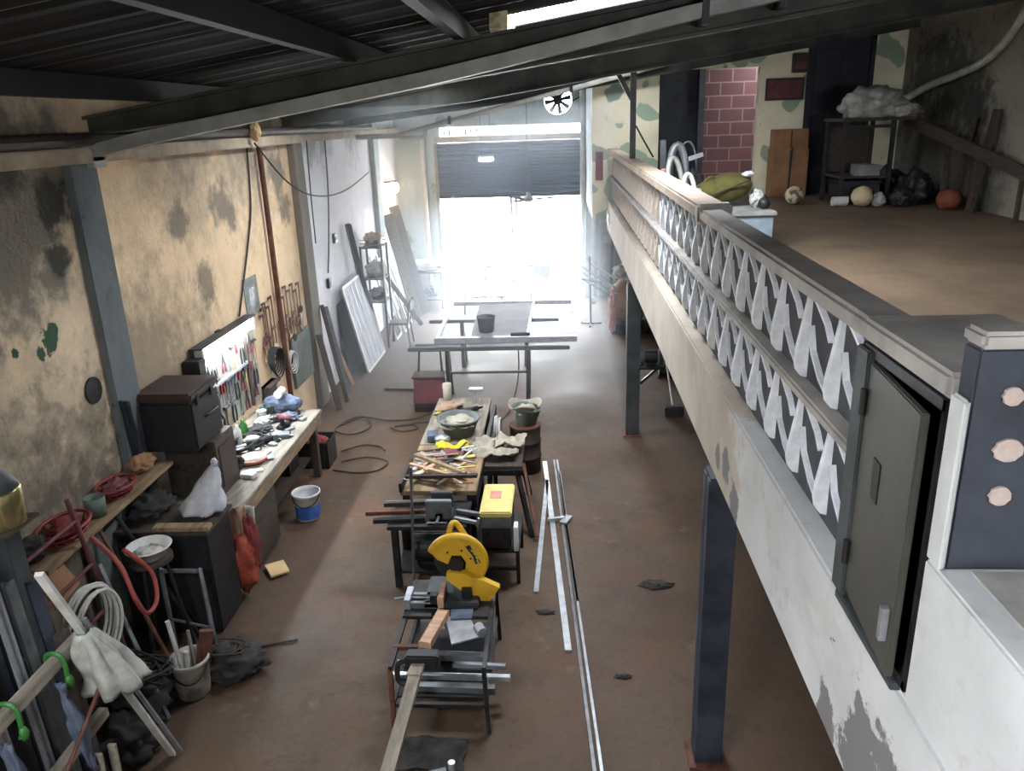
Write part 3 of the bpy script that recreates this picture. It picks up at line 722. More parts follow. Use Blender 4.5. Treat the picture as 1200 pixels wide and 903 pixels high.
# fluorescent lamp
t = T('fluorescent_lamp', (-3.7, 8.35, 1.9), 'bright fluorescent tube lamp on the left wall above the workbench', 'lamp')
M().box((-3.83, 7.6, 1.92), (-3.77, 9.1, 2.05)).box((-3.83, 7.58, 2.05), (-3.68, 9.12, 2.065)).build('fixture_body', 'postgrey', t, bevel=.006)
for x, z in ((-3.735, 2.0), (-3.735, 1.94)):
    tb = M().cyl((x, 7.68, z), (x, 9.02, z), .026, n=12).build('tube', 'tube_glow', t)
for y in (7.63, 9.06): M().box((-3.78, y - .03, 1.9), (-3.69, y + .03, 2.04)).build('end_socket', 'white_plastic', t, bevel=.005)
M().box((-3.85, 8.3, 1.99), (-3.78, 8.4, 2.07)).build('bracket', 'dark_steel', t)

# pegboard and things on the wall
t = T('tool_board', (-3.83, 8.45, .95), 'pale tool board on the left wall under the fluorescent lamp', 'board')
M().box((-3.85, 7.55, .95), (-3.82, 9.3, 1.9)).build('panel', 'peg', t)
for y in (7.55, 8.95): M().box((-3.83, y, .95), (-3.79, y + .05, 1.9)).build('batten', 'wood_dark', t)
M().box((-3.83, 8.0, 1.5), (-3.79, 9.0, 1.53)).build('tool_rail', 'alu_dull', t)
t = T('wall_poster', (-3.84, 9.45, 2.0), 'greyish paper poster on the left wall above the lamp end', 'poster')
M().box((-3.85, 9.25, 1.98), (-3.838, 9.68, 2.45)).build('sheet', 'paper', t)
M().box((-3.838, 9.38, 2.1), (-3.836, 9.55, 2.32)).build('faded_print', 'grey_steel', t)

def hang(name, parts, y, z, label, cat, group=None, x=-3.815):
    t = T(name, (x, y, z), label, cat, group)
    for nm, m, mt in parts(): m.build(nm, mt, t, world=False)
    return t
def spanner():
    m = M().box((-.006, -.012, -.2), (.006, .012, 0)).ring((0, 0, -.22), .022, .008, 'X', 14, 5)
    m.box((-.007, -.028, 0), (.007, -.01, .04)).box((-.007, .01, 0), (.007, .028, .04)).box((-.007, -.024, -.012), (.007, .024, .004))
    return [('body', m, 'grey_steel')]
def pliers():
    m = M().tube([(0, -.035, -.18), (0, -.03, -.1), (0, 0, -.02), (0, .012, .05)], [.009, .009, .01, .006], 6).tube([(0.004, .035, -.18), (.004, .03, -.1), (.004, 0, -.02), (.004, -.012, .05)], [.009, .009, .01, .006], 6)
    return [('jaws', m, 'dark_steel'), ('grips', M().tube([(0, -.036, -.19), (0, -.031, -.09)], .013, 7).tube([(.004, .036, -.19), (.004, .031, -.09)], .013, 7), 'maroon')]
def hammer():
    return [('handle', M().bar((0, 0, -.3), (0, 0, 0), .022, .03), 'wood'), ('head', M().cyl((0, -.06, .01), (0, .04, .01), .019, n=10).bar((0, .03, .01), (0, .085, -.006), .02, .014), 'dark_steel')]
def clamp():
    m = M().box((-.005, -.012, -.62), (.005, .012, .02)).box((-.008, -.11, -.01), (.008, .012, .02))
    s_ = M().box((-.01, -.11, -.42), (.01, .02, -.39)).cyl((0, -.1, -.36), (0, -.1, -.5), .008, n=8)
    return [('bar', m, 'rust'), ('sliding_jaw', s_, 'maroon'), ('handle', M().cyl((0, -.1, -.5), (0, -.1, -.6), .016, n=10), 'wood')]
def saw_tool():
    return [('blade', M().px([(-.05, 0), (.05, 0), (.02, -.42), (-.01, -.42)], -.002, .002), 'grey_steel'), ('handle', M().ring((0, 0, .05), .045, .016, 'X', 16, 6), 'wood_dark')]
def driver():
    return [('shaft', M().cyl((0, 0, -.2), (0, 0, -.05), .005, n=7), 'grey_steel'), ('handle', M().cyl((0, 0, -.06), (0, 0, .05), .015, .012, 10), 'red')]
def square_tool():
    return [('blade', M().box((-.002, -.02, -.32), (.002, .02, 0)), 'alu_dull'), ('stock', M().box((-.008, -.02, 0), (.008, .17, .035)), 'wood_dark')]
def snips():
    m = M().tube([(0, -.03, .0), (0, -.045, -.1), (0, -.03, -.2)], .01, 6).tube([(.004, .03, .0), (.004, .045, -.1), (.004, .03, -.2)], .01, 6)
    return [('handles', m, 'dark_steel'), ('blades', M().px([(-.03, 0), (.03, 0), (.005, .12), (-.005, .12)], -.005, .008), 'grey_steel')]

kinds = {'spanner': (spanner, 'spanners on the tool board', 'steel spanner hanging on the pale tool board'), 'pliers': (pliers, 'pliers on the tool board', 'maroon gripped pliers hanging on the pale tool board'),
         'screwdriver': (driver, 'screwdrivers on the tool board', 'red handled screwdriver hanging on the pale tool board'), 'hammer': (hammer, 'hammers on the tool board', 'wooden handled hammer hanging on the pale tool board'),
         'tin_snips': (snips, 'snips on the tool board', 'dark handled tin snips hanging on the pale tool board')}
plan = [('spanner', 7.72, 1.48), ('pliers', 7.84, 1.5), ('hammer', 7.97, 1.44), ('spanner', 8.07, 1.36), ('screwdriver', 8.15, 1.44), ('screwdriver', 8.22, 1.44), ('spanner', 8.3, 1.45), ('spanner', 8.38, 1.43),
        ('spanner', 8.46, 1.44), ('tin_snips', 8.56, 1.38), ('screwdriver', 8.66, 1.44), ('pliers', 8.75, 1.42), ('hammer', 8.86, 1.46), ('screwdriver', 9.06, 1.44), ('tin_snips', 9.16, 1.36),
        ('hammer', 7.64, 1.5), ('pliers', 7.9, 1.74), ('tin_snips', 8.02, 1.7), ('hammer', 8.58, 1.8), ('tin_snips', 8.84, 1.72), ('spanner', 9.0, 1.8), ('hammer', 9.22, 1.7), ('pliers', 9.1, 1.22), ('tin_snips', 8.4, 1.16), ('spanner', 7.75, 1.18), ('hammer', 8.2, 1.2), ('spanner', 8.62, 1.2), ('pliers', 8.8, 1.16),
        ('spanner', 8.12, 1.78), ('pliers', 8.3, 1.78), ('spanner', 8.45, 1.8), ('screwdriver', 8.7, 1.76), ('pliers', 9.1, 1.78)]
proto = {}
for k, y, z in plan:
    if k not in proto: proto[k] = hang(k, kinds[k][0], y, z, kinds[k][2], k.replace('_', ' '), kinds[k][1], -3.805)
    else: dup(proto[k], (-3.805, y, z))
cl = None
for y, z in ((9.78, 2.05), (9.9, 1.98), (10.02, 2.08), (10.36, 2.06), (10.48, 1.98), (10.6, 2.1), (10.74, 2.02), (10.88, 2.08), (11.02, 1.96), (9.66, 1.92), (9.72, 2.0), (10.3, 1.7), (10.54, 1.55), (10.95, 1.5), (11.15, 2.04)):
    if cl is None: cl = hang('bar_clamp', clamp, y, z, 'rusty bar clamp hanging on the left wall beside the rusty pipe', 'clamp', 'bar clamps on the wall')
    else: dup(cl, (-3.815, y, z))
hs = None
for y, z in ((9.68, 1.55), (10.7, 1.3), (11.1, 1.62)):
    if hs is None: hs = hang('hand_saw', saw_tool, y, z, 'hand saw hanging nearest the far end of the tool board', 'saw')
    else: dup(hs, (-3.8, y, z), label={10.7: 'hand saw hanging below the rusty bar clamps', 11.1: 'hand saw hanging close to the bare concrete pilaster'}[y])
for y, z, lab in ((9.85, 1.25, 'metal square hanging below the clamps left of the rusty pipe'), (11.2, 1.2, 'metal square hanging low beside the bare concrete pilaster')):
    hang('try_square', square_tool, y, z, lab, 'square')
m = M()
for k in range(5): m.ring((-3.79 + k * .012, 9.75 + .02 * k, 1.32 - .02 * k), .15 + .012 * k, .012, 'X', 22, 6)
m.solo('cable_coil', 'rubber', 'coil of black cable hanging on the left wall below the poster', 'cable')
m = M()
for k in range(4): m.ring((-3.79 + k * .012, 10.42, 1.12 - .02 * k), .11 + .014 * k, .01, 'X', 20, 6)
m.solo('hose_coil', 'hose_white', 'small coil of pale hose hanging low on the wall beside the rusty pipe', 'hose')
M().box((-3.846, 10.55, .62), (-3.8, 11.38, 1.35)).solo('grey_green_board', 'teal', 'grey green board leaning on the wall beside the bare pilaster', 'board')
M().box((-3.85, 9.35, .86), (-3.79, 9.75, 1.05)).box((-3.85, 9.35, 1.03), (-3.72, 9.75, 1.05)).solo('small_wall_shelf', 'wood_dark', 'small dark wooden shelf on the wall at the bench end', 'shelf')
t = T('wall_speaker', (-3.74, 7.6, 1.72), 'small black box mounted at the near end of the fluorescent lamp', 'box')
M().box((-3.84, 7.42, 1.72), (-3.66, 7.58, 1.98)).build('casing', 'black', t, bevel=.01)
M().pz([(-3.84, 7.4), (-3.6, 7.44), (-3.66, 7.58), (-3.84, 7.58)], 1.66, 1.69).build('bracket_plate', 'dark_steel', t)

# boxes stacked at the near end of the bench
t = T('brown_box', (-3.5, 6.88, .85), 'brown wooden box at the near end of the workbench under the black case', 'box')
M().box((-3.76, 6.66, .85), (-3.26, 7.1, 1.42)).build('body', 'wood_dark', t, bevel=.008)
M().box((-3.27, 6.72, .93), (-3.252, 7.04, 1.34)).build('front_board', 'brown_pipe', t, bevel=.004)
t = T('black_case', (-3.55, 6.7, 1.42), 'black dusty case standing on the brown box by the left wall', 'case')
M().box((-3.82, 6.42, 1.42), (-3.3, 7.0, 1.9)).build('body', 'black', t, bevel=.025)
M().box((-3.83, 6.41, 1.9), (-3.29, 7.01, 1.98)).build('lid', 'brown_pipe', t, bevel=.02)
for y in (6.55, 6.85): M().box((-3.3, y - .03, 1.84), (-3.285, y + .03, 1.94)).build('clasp', 'dark_steel', t, bevel=.003)
M().tube(arc([(-3.28, 6.6, 1.7), (-3.24, 6.62, 1.72), (-3.24, 6.8, 1.72), (-3.28, 6.82, 1.7)], 4), .012).build('handle', 'dark_steel', t)
M().box((-3.83, 7.04, 1.44), (-3.55, 7.5, 1.5)).solo('narrow_shelf', 'wood_dark', 'narrow dark shelf on the wall between the black case and the tool board', 'shelf')
for i, (y, s, mt, lab) in enumerate(((7.12, .07, 'dark_cloth', 'dark oil can on the narrow shelf nearest the black case'), (7.26, .06, 'rust', 'rusty tin in the middle of the narrow shelf'), (7.4, .055, 'dirty_white', 'pale smeared jar on the narrow shelf nearest the tool board'))):
    M().lathe([(s * .9, 0), (s, .02), (s, .15), (s * .5, .19), (s * .35, .2), (s * .35, .24)], (-3.68, y, 1.5), 14).solo('shelf_can', mt, lab, 'can', smooth=True)
M().tube(arc([(-3.6, 7.2, 1.44), (-3.55, 7.22, 1.3), (-3.5, 7.34, 1.2), (-3.5, 7.46, 1.34), (-3.6, 7.5, 1.44)], 5), .012).solo('bent_hook', 'rubber', 'bent black cable loop hanging under the narrow shelf', 'cable')

# clutter on the bench
def on_bench(name, mt, m, label, cat, group=None, **k): return m.solo(name, mt, label, cat, group, **k)
t = T('disc_dish', (-3.28, 7.5, .85), 'pink rimmed round dish on the workbench nearest the viewer', 'dish')
M().lathe([(.1, 0), (.145, .02), (.15, .05), (.14, .055), (.13, .04)], (-3.28, 7.5, .85), 24).build('rim', 'pinkish', t, smooth=True)
M().lathe([(.0, .0), (.125, .0), (.11, .04), (.0, .05)], (-3.28, 7.5, .875), 20).build('lid', 'white_plastic', t, smooth=True)
t = T('angle_grinder', (-3.35, 7.95, .85), 'black angle grinder lying on the workbench behind the pink dish', 'grinder', rz=.6)
M().cyl((-.16, 0, .05), (.12, 0, .05), .035, .042, 12).build('body', 'black', t, world=False, smooth=True)
M().cyl((.15, 0, .02), (.15, 0, .09), .035, n=12).build('gear_head', 'grey_steel', t, world=False)
M().cyl((.15, 0, .01), (.15, 0, .018), .06, n=20).build('disc', 'dark_steel', t, world=False)
M().cyl((.14, .03, .05), (.14, .15, .06), .014, n=8).build('side_handle', 'rubber', t, world=False)
g2 = dup(t, (-3.3, 8.55, .85), rz=2.2, label='black angle grinder on the workbench near its far end')
def drill_parts(t, mt):
    M().cyl((-.11, 0, .17), (.08, 0, .17), .035, .033, 12).build('body', mt, t, world=False, smooth=True)
    M().cyl((.08, 0, .17), (.15, 0, .17), .022, .012, 10).build('chuck', 'dark_steel', t, world=False)
    M().bar((-.07, 0, .16), (-.1, 0, .03), .035, .045).build('grip', 'black', t, world=False, bevel=.006)
    M().box((-.16, -.035, 0), (-.06, .035, .05)).build('battery', 'black', t, world=False, bevel=.006)
t = T('cordless_drill', (-3.18, 8.35, .85), 'dark cordless drill standing on the workbench front edge', 'drill', rz=-.5); drill_parts(t, 'maroon')
m = M()
for k in range(6):
    a = R.uniform(0, 6)
    m.tube(arc([(-3.5 + .16 * cos(a + j * 1.1) * (1 + .3 * sin(j * 2.0 + k)), 7.85 + .28 * sin(a + j * 1.1), .865 + .012 * (k + (j % 2))) for j in range(7)], 4), .01, 5)
m.solo('cable_heap', 'rubber', 'tangled black cables heaped on the near half of the workbench', 'cable')
M().blob((-3.52, 7.28, .93), (.22, .16, .1), .4, seed=4, flat=.75).solo('dark_rag', 'dark_cloth', 'dark crumpled rag on the workbench beside the brown box', 'rag')
M().box((-3.3, 7.2, .85), (-3.08, 7.26, .87), rz=.3).solo('white_strip', 'white_plastic', 'white plastic strip lying at the near front edge of the workbench', 'strip')
M().box((-3.25, 7.06, .85), (-3.1, 7.15, .9), rz=-.2).solo('white_carton', 'white_plastic', 'small white carton on the near front corner of the workbench', 'box', bevel=.006)
M().box((-3.28, 8.1, .85), (-3.1, 8.24, .9), rz=.2).solo('grey_tray', 'grey_steel', 'grey metal tray on the middle of the workbench', 'tray', bevel=.01)
m = M().ring((-3.74, 7.75, .98), .13, .012, 'X', 20, 6, -.3, pi + .3)
m.solo('hacksaw_frame', 'dark_steel', 'dark bent saw frame leaning on the tool board above the bench', 'saw frame')
for i, (y, z, s, mt, lab) in enumerate(((8.9, .85, .09, 'teal', 'teal grey tub at the far end of the workbench'), (8.72, .85, .06, 'dirty_white', 'pale smeared pot by the tool board at the far bench end'), (8.15, .85, .05, 'green', 'green bottle standing by the tool board on the workbench'), (7.98, .85, .045, 'white_plastic', 'white bottle standing by the tool board on the workbench'))):
    M().lathe([(s * .85, 0), (s, .02), (s * .95, .16), (s * .4, .2), (s * .4, .23)] if i > 1 else [(s * .8, 0), (s, .12), (s * 1.05, .125), (s * .9, .12), (s * .7, .02)], (-3.62, y, z), 16).solo('bottle' if i > 1 else 'tub', mt, lab, 'bottle' if i > 1 else 'tub', smooth=True)
M().blob((-3.45, 8.98, .96), (.22, .1, .12), .3, seed=8, flat=.8).solo('blue_bundle', 'blue_cloth', 'slate blue cloth bundle at the far end of the workbench', 'bundle')
M().cyl((-3.45, 9.03, 1.12), (-3.45, 8.86, 1.12), .05, n=14).solo('paper_roll', 'white_plastic', 'pale roll lying on the blue bundle at the bench end', 'roll')
for i, (x, y, s_, mt, lab) in enumerate(((-3.5, 8.3, .1, 'dark_cloth', 'dark rag on the workbench between the bottles and the drill'), (-3.3, 8.72, .09, 'blue_cloth', 'slate blue rag at the far front of the workbench'), (-3.56, 8.62, .08, 'grey_cloth', 'pale rag by the tool board at the far half of the workbench'), (-3.5, 8.04, .07, 'cement', 'tan crumpled paper on the workbench beside the bottles'))):
    M().blob((x, y, .85 + s_ * .4), (s_ * 1.3, s_ * 1.5, s_ * .5), .5, seed=160 + i, flat=.75).solo('bench_rag', mt, lab, 'rag')
for nm, x, y, rz_, lab in (('spanner', -3.2, 8.05, .9, 'steel spanner lying flat on the workbench near the grey tray'), ('hammer', -3.22, 8.85, 2.0, 'wooden handled hammer lying flat on the far end of the workbench'), ('pliers', -3.4, 7.66, 2.6, 'pliers lying flat on the workbench behind the pink dish')):
    c = dup(proto[nm], (x, y, .875), label=lab, rot=(radians(90), radians(0) if nm != 'pliers' else 0, rz_))
    c['group'] = 'tools lying on the workbench'; c.name = nm
    if nm != 'hammer': c.rotation_euler = (radians(90), radians(90), rz_)
offc = None
for i in range(60):
    y = R.uniform(7.55, 8.98); x = R.uniform(-3.66, -3.1)
    if offc is None: offc = M().box((x - .05, y - .012, .852), (x + .05, y + .012, .866)).solo('metal_offcut', 'alu_dull', 'small metal offcut lying loose on the left workbench', 'offcut', 'metal offcuts on the workbench')
    else:
        c = dup(offc, (x, y, .852 + .003 * (i % 4)), rz=R.uniform(0, 3)); c.scale = (R.uniform(.5, 1.5), R.uniform(.7, 2.6), R.uniform(.8, 2))

# under and around the bench
def crate(loc, w, d, h, mt, label):
    t = T('plastic_crate', loc, label, 'crate'); x, y, z = loc
    m = M()
    m.box((x - w / 2, y - d / 2, z), (x + w / 2, y + d / 2, z + .02))
    for a, b in (((x - w / 2, y - d / 2), (x + w / 2, y - d / 2 + .015)), ((x - w / 2, y + d / 2 - .015), (x + w / 2, y + d / 2)), ((x - w / 2, y - d / 2), (x - w / 2 + .015, y + d / 2)), ((x + w / 2 - .015, y - d / 2), (x + w / 2, y + d / 2))):
        m.box((a[0], a[1], z), (b[0], b[1], z + h))
    m.build('tub', mt, t)
    m = M()
    for a, b in (((x - w / 2 - .012, y - d / 2 - .012), (x + w / 2 + .012, y - d / 2 + .012)), ((x - w / 2 - .012, y + d / 2 - .012), (x + w / 2 + .012, y + d / 2 + .012)), ((x - w / 2 - .012, y - d / 2), (x - w / 2 + .012, y + d / 2)), ((x + w / 2 - .012, y - d / 2), (x + w / 2 + .012, y + d / 2))):
        m.box((a[0], a[1], z + h - .03), (b[0], b[1], z + h))
    m.build('rim', mt, t)
    return t
crate((-3.22, 9.35, 0), .42, .38, .36, 'black', 'black plastic crate on the floor at the far end of the workbench')
M().blob((-3.22, 9.35, .28), (.16, .14, .1), .35, seed=12).solo('crate_rag', 'red_cloth', 'faded red rag inside the black crate at the bench end', 'rag')
crate((-3.42, 8.5, .28), .4, .34, .3, 'black', 'black plastic crate on the lower shelf under the workbench')
M().lathe([(.12, 0), (.13, .02), (.13, .3), (.05, .38), (.04, .42)], (-3.35, 7.75, .28), 16).solo('dark_jug', 'teal', 'dull green jug on the lower shelf under the workbench', 'jug', smooth=True)
t = T('paint_bucket', (-2.88, 7.84, 0), 'white bucket with a blue label on the floor beside the workbench', 'bucket')
M().lathe([(.115, 0), (.13, .02), (.15, .3), (.16, .305), (.16, .33), (.145, .33), (.14, .29), (.118, .03), (0, .03)], (-2.88, 7.84, 0), 28).build('pail', 'white_plastic', t, smooth=True)
M().lathe([(.125, .035), (.134, .035), (.1445, .19), (.136, .19)], (-2.88, 7.84, 0), 28).build('blue_label', 'blue_label', t)
M().tube([(-2.88 + .158 * cos(a), 7.84 + .158 * sin(a), .3 - .1 * sin((a - 3.6) / 2.6 * pi)) for a in [3.6 + 2.6 * k / 10 for k in range(11)]], .006).build('handle', 'dark_steel', t)
M().pz([(-3.0, 6.76), (-2.84, 6.86), (-2.71, 6.66), (-2.86, 6.56)], .03, .05).pz([(-2.97, 6.74), (-2.86, 6.8), (-2.78, 6.68), (-2.88, 6.6)], 0, .03).solo('floor_cardboard', 'cardboard_pale', 'pale square of cardboard on the floor beside the orange bag', 'cardboard')

# hanging bags and clothes at the near end of the bench
t = T('orange_bag', (-3.02, 6.36, .05), 'orange red bag hanging low at the near end of the workbench', 'bag')
M().blob((-3.02, 6.32, .36), (.15, .13, .28), .3, seed=6).build('pouch', 'orange', t, smooth=True)
M().tube(arc([(-3.1, 6.34, .5), (-3.06, 6.38, .72), (-3.0, 6.42, .8), (-2.98, 6.36, .52)], 5), .012).build('strap', 'maroon', t)
M().blob((-2.93, 6.38, .5), (.075, .08, .3), .3, seed=9).solo('red_striped_cloth', 'red_cloth', 'faded red cloth hanging at the bench corner beside the orange bag', 'cloth', smooth=True)
def drape(x0, x1, y, z0, z1, seed, depth=.1):
    def f(u, v):
        z = z1 + (z0 - z1) * v
        return (x0 + (x1 - x0) * u + .03 * noise.noise(Vector((u * 3, v * 3, seed))), y + depth * (v * .7 + .5 * noise.noise(Vector((u * 5, v * 1.5, seed)))), z + .03 * noise.noise(Vector((u * 4, 0, seed))))
    return f
M().sheet(drape(-3.2, -2.93, 6.4, .42, .88, 3, -.16), 14, 12, .01).solo('brown_jacket', 'brown_cloth', 'dusty brown garment hanging over the near end of the workbench', 'garment', smooth=True)
M().sheet(drape(-3.05, -2.9, 6.5, .3, .84, 14, -.1), 10, 12, .01).solo('pale_cloth', 'grey_cloth', 'pale grey cloth hanging at the front corner of the workbench', 'cloth', smooth=True)

# dark drum cabinet with plank, white bag
t = T('dark_cabinet', (-3.35, 6.05, 0), 'dark grimy cabinet on the floor below the white plastic bag', 'cabinet')
M().box((-3.8, 5.72, .0), (-3.0, 6.2, .98)).build('body', 'black', t, bevel=.015)
M().box((-3.39, 5.7, .05), (-3.03, 5.72, .92)).build('door', 'black', t, bevel=.006)
M().box((-3.76, 5.7, .05), (-3.41, 5.72, .92)).build('door', 'black', t, bevel=.006)
M().box((-3.84, 5.69, .98), (-2.97, 6.22, 1.01)).build('top', 'wood_dark', t, bevel=.005)
M().box((-3.45, 5.7, 1.01), (-2.97, 5.8, 1.05), rz=.03).solo('loose_plank', 'wood', 'short worn plank lying along the front of the dark cabinet top', 'plank', bevel=.006)
def bagf(u, v):
    a = u * 2 * pi; w = .015 + .2 * (v ** .8); k = 1 + .24 * noise.noise(Vector((cos(a) * 2, sin(a) * 2, v * 3))) + .12 * sin(7 * a + 3 * v) * v
    return (-2.99 - .17 * v + w * cos(a) * k * .9, 6.04 + w * .7 * sin(a) * k, 1.48 - .43 * v)
t = T('plastic_bag', (-3.15, 6.04, 1.05), 'white plastic bag knotted at the top standing on the dark cabinet', 'bag')
M().sheet(bagf, 22, 14, .004).build('bag', 'white_cloth', t, smooth=True)
M().blob((-2.985, 6.04, 1.49), (.03, .025, .04), .5, seed=2, sub=2).build('knot', 'white_cloth', t)
M().blob((-3.6, 6.02, 1.1), (.16, .2, .1), .4, seed=15, flat=.85).solo('dark_bundle', 'dark_cloth', 'dark bundle on the dark cabinet top by the wall', 'bundle')
M().blob((-2.72, 5.22, .1), (.26, .2, .13), .5, seed=21, flat=.7).solo('dirt_heap', 'dark_cloth', 'low heap of dark rags on the floor beside the dirty white bucket', 'heap')
M().tube([(-2.66, 5.5, .015), (-2.3, 5.62, .015)], .01).solo('floor_rod', 'dark_steel', 'thin dark rod on the floor beside the heap of rags', 'rod')

# wall shelf with red baskets
t = T('wall_shelf', (-3.7, 5.6, 1.3), 'long wooden shelf along the left wall carrying the red baskets', 'shelf')
M().box((-3.85, 4.55, 1.31), (-3.55, 6.42, 1.35)).build('board', 'wood', t, bevel=.006)
for y in (4.75, 5.6, 6.3): M().bar((-3.84, y, 1.05), (-3.6, y, 1.3), .04, .04).build('bracket', 'wood_dark', t)
def basket(cy, label, rx_, sc):
    t = T('red_basket', (-3.69, cy, 1.352), label, 'basket')
    m = M()
    for k in range(14):
        a = 2 * pi * k / 14
        m.tube([(0.1 * sc * cos(a), .14 * sc * sin(a), .01), (.14 * sc * cos(a), .2 * sc * sin(a), .1 * sc)], .007, 5)
    for z, q in ((.012, 1), (.06, 1.25)): m.tube([(.1 * q * sc * cos(2 * pi * k / 24), .14 * q * sc * sin(2 * pi * k / 24), z) for k in range(24)], .008, 5, True)
    m.lathe([(0, .004), (.1 * sc, .004), (.1 * sc, .012), (0, .012)], (0, 0, 0), 18)
    m.build('wicker', 'red', t, world=False)
    M().tube([(.145 * sc * cos(2 * pi * k / 24), .205 * sc * sin(2 * pi * k / 24), .105 * sc) for k in range(24)], .014, 6, True).build('rim', 'red', t, world=False)
    return t
basket(5.0, 'larger red basket on the wall shelf nearest the brass canister', 0, 1.1)
basket(5.72, 'smaller red basket on the wall shelf nearest the dark cabinet', 0, .95)
M().blob((-3.69, 5.0, 1.45), (.09, .15, .06), .4, seed=31).solo('basket_rag', 'red_cloth', 'red rag heaped in the larger red basket', 'rag')
M().blob((-3.69, 5.72, 1.43), (.08, .13, .05), .4, seed=33).solo('basket_rag', 'maroon', 'dark red rag heaped in the smaller red basket', 'rag')
M().lathe([(.07, 0), (.08, .16), (.075, .16), (.066, .01), (0, .01)], (-3.66, 5.36, 1.352), 18).solo('grey_cup', 'teal', 'grey cup standing between the two red baskets', 'cup', smooth=True)
M().blob((-3.72, 6.2, 1.43), (.1, .13, .08), .35, seed=36, flat=.9).solo('shelf_lump', 'cardboard', 'brown crumpled bundle at the far end of the wall shelf', 'bundle')
M().blob((-3.74, 4.68, 1.44), (.09, .12, .09), .4, seed=38, flat=.9).solo('dark_lump', 'dark_cloth', 'dark bundle at the near end of the wall shelf', 'bundle')

# red tubular trolley, hoses, tubs
t = T('red_trolley', (-3.4, 4.6, 0), 'tall red tubular trolley frame standing against the left wall', 'trolley')
for y in (4.32, 4.9):
    M().tube([(-3.3, y, .02), (-3.42, y, .9), (-3.55, y, 1.72)], .018, 8).build('upright', 'maroon', t)
for z, x in ((.35, -3.345), (.85, -3.41), (1.2, -3.465), (1.55, -3.52)): M().cyl((x, 4.32, z), (x, 4.9, z), .014, n=8).build('cross_bar', 'maroon', t)
M().box((-3.3, 4.3, .0), (-3.05, 4.92, .03)).build('toe_plate', 'rust', t)
M().pz([(-.15, -.14), (.15, -.16), (.13, .15), (-.15, .13)], 0, .012).solo('brown_cardboard_piece', 'cardboard', 'brown cardboard piece leaning in the red trolley frame', 'cardboard')
o = bpy.data.objects['brown_cardboard_piece']; o.location = (-3.6, 4.66, 1.2); o.rotation_euler = (0, radians(62), 0)
m = M()
for k in range(6): m.ring((-3.3 + .016 * k, 4.46 + .015 * (k % 3), 1.0 - .012 * k), .25 + .01 * (k % 4), .012, 'X', 30, 6)
m.solo('white_hose_coil', 'hose_white', 'coil of white hose hanging on the red trolley', 'hose')
M().tube(arc([(-3.46, 4.94, 1.4), (-3.3, 4.96, 1.15), (-3.2, 4.9, .9), (-3.18, 4.98, .72), (-3.18, 5.14, .74), (-3.22, 5.2, .95), (-3.34, 5.1, 1.2)], 6), .017, 8).solo('red_hose', 'hose_red', 'red hose hanging in a loop beside the red trolley', 'hose')
t = T('white_tub', (-3.3, 5.3, .98), 'white smeared tub on a dark stand in front of the dark cabinet', 'tub')
M().lathe([(.1, 0), (.12, .015), (.17, .1), (.18, .1), (.165, .105), (.11, .03), (0, .03)], (-3.3, 5.36, .98), 22).build('bowl', 'white_plastic', t, smooth=True)
M().blob((-3.3, 5.36, 1.03), (.1, .1, .03), .4, seed=41, sub=2).build('paste', 'dirty_white', t)
t = T('tub_stand', (-3.3, 5.36, 0), 'dark three legged stand under the white tub', 'stand')
M().lathe([(0, 0), (.17, 0), (.17, .03), (0, .03)], (-3.3, 5.36, .95), 18).build('top', 'wood_dark', t)
for k in range(3):
    a = 2 * pi * k / 3 + .4
    M().cyl((-3.3 + .1 * cos(a), 5.36 + .1 * sin(a), .95), (-3.3 + .22 * cos(a), 5.36 + .22 * sin(a), 0), .015, n=8).build('leg', 'dark_steel', t)
t = T('grey_tube_frame', (-3.0, 5.2, 0), 'bent grey tube frame standing in front of the dark cabinet', 'frame')
M().tube(arc([(-3.32, 5.5, .02), (-3.32, 5.5, .72), (-3.28, 5.5, .76), (-3.02, 5.5, .76), (-2.97, 5.47, .72), (-2.86, 5.3, .02)], 5), .02, 8).build('hoop', 'grey_steel', t)
M().cyl((-3.32, 5.5, .3), (-2.91, 5.38, .3), .012, n=8).build('brace', 'grey_steel', t)
t = T('dirty_bucket', (-2.92, 4.97, 0), 'dirty white bucket full of sticks on the floor left of the rags', 'bucket')
M().lathe([(.11, 0), (.125, .02), (.145, .3), (.155, .305), (.155, .33), (.14, .33), (.135, .29), (.112, .03), (0, .03)], (-2.92, 4.97, 0), 26).build('pail', 'dirty_white', t, smooth=True)
M().tube([(-2.92 + .153 * cos(a), 4.97 + .153 * sin(a), .31 - .13 * sin((a - 3.9) / 2.4 * pi)) for a in [3.9 + 2.4 * k / 10 for k in range(11)]], .006).build('handle', 'dark_steel', t)
for i, (dx, dy, tx, ty, h, r_, mt, lab) in enumerate(((-.05, 0, -.14, .05, .62, .018, 'hose_white', 'tallest pale stick in the dirty white bucket'), (.02, .03, -.02, .1, .5, .014, 'wood_grey', 'greyish stick in the middle of the dirty white bucket'),
        (.06, -.02, .08, .06, .44, .022, 'rust', 'rusty offcut at the right of the dirty white bucket'), (.0, -.06, .02, -.05, .42, .02, 'dirty_white', 'pale smeared trowel handle at the front of the dirty white bucket'))):
    M().cyl((-2.92 + dx, 4.97 + dy, .04), (-2.92 + tx, 4.97 + ty, h), r_, n=8).solo('bucket_stick', mt, lab, 'stick')
M().box((-2.86, 5.02, .2), (-2.76, 5.06, .52), ry=.2, rz=.4).solo('rusty_plate', 'rust', 'rusty plate sticking out of the dirty white bucket', 'plate')
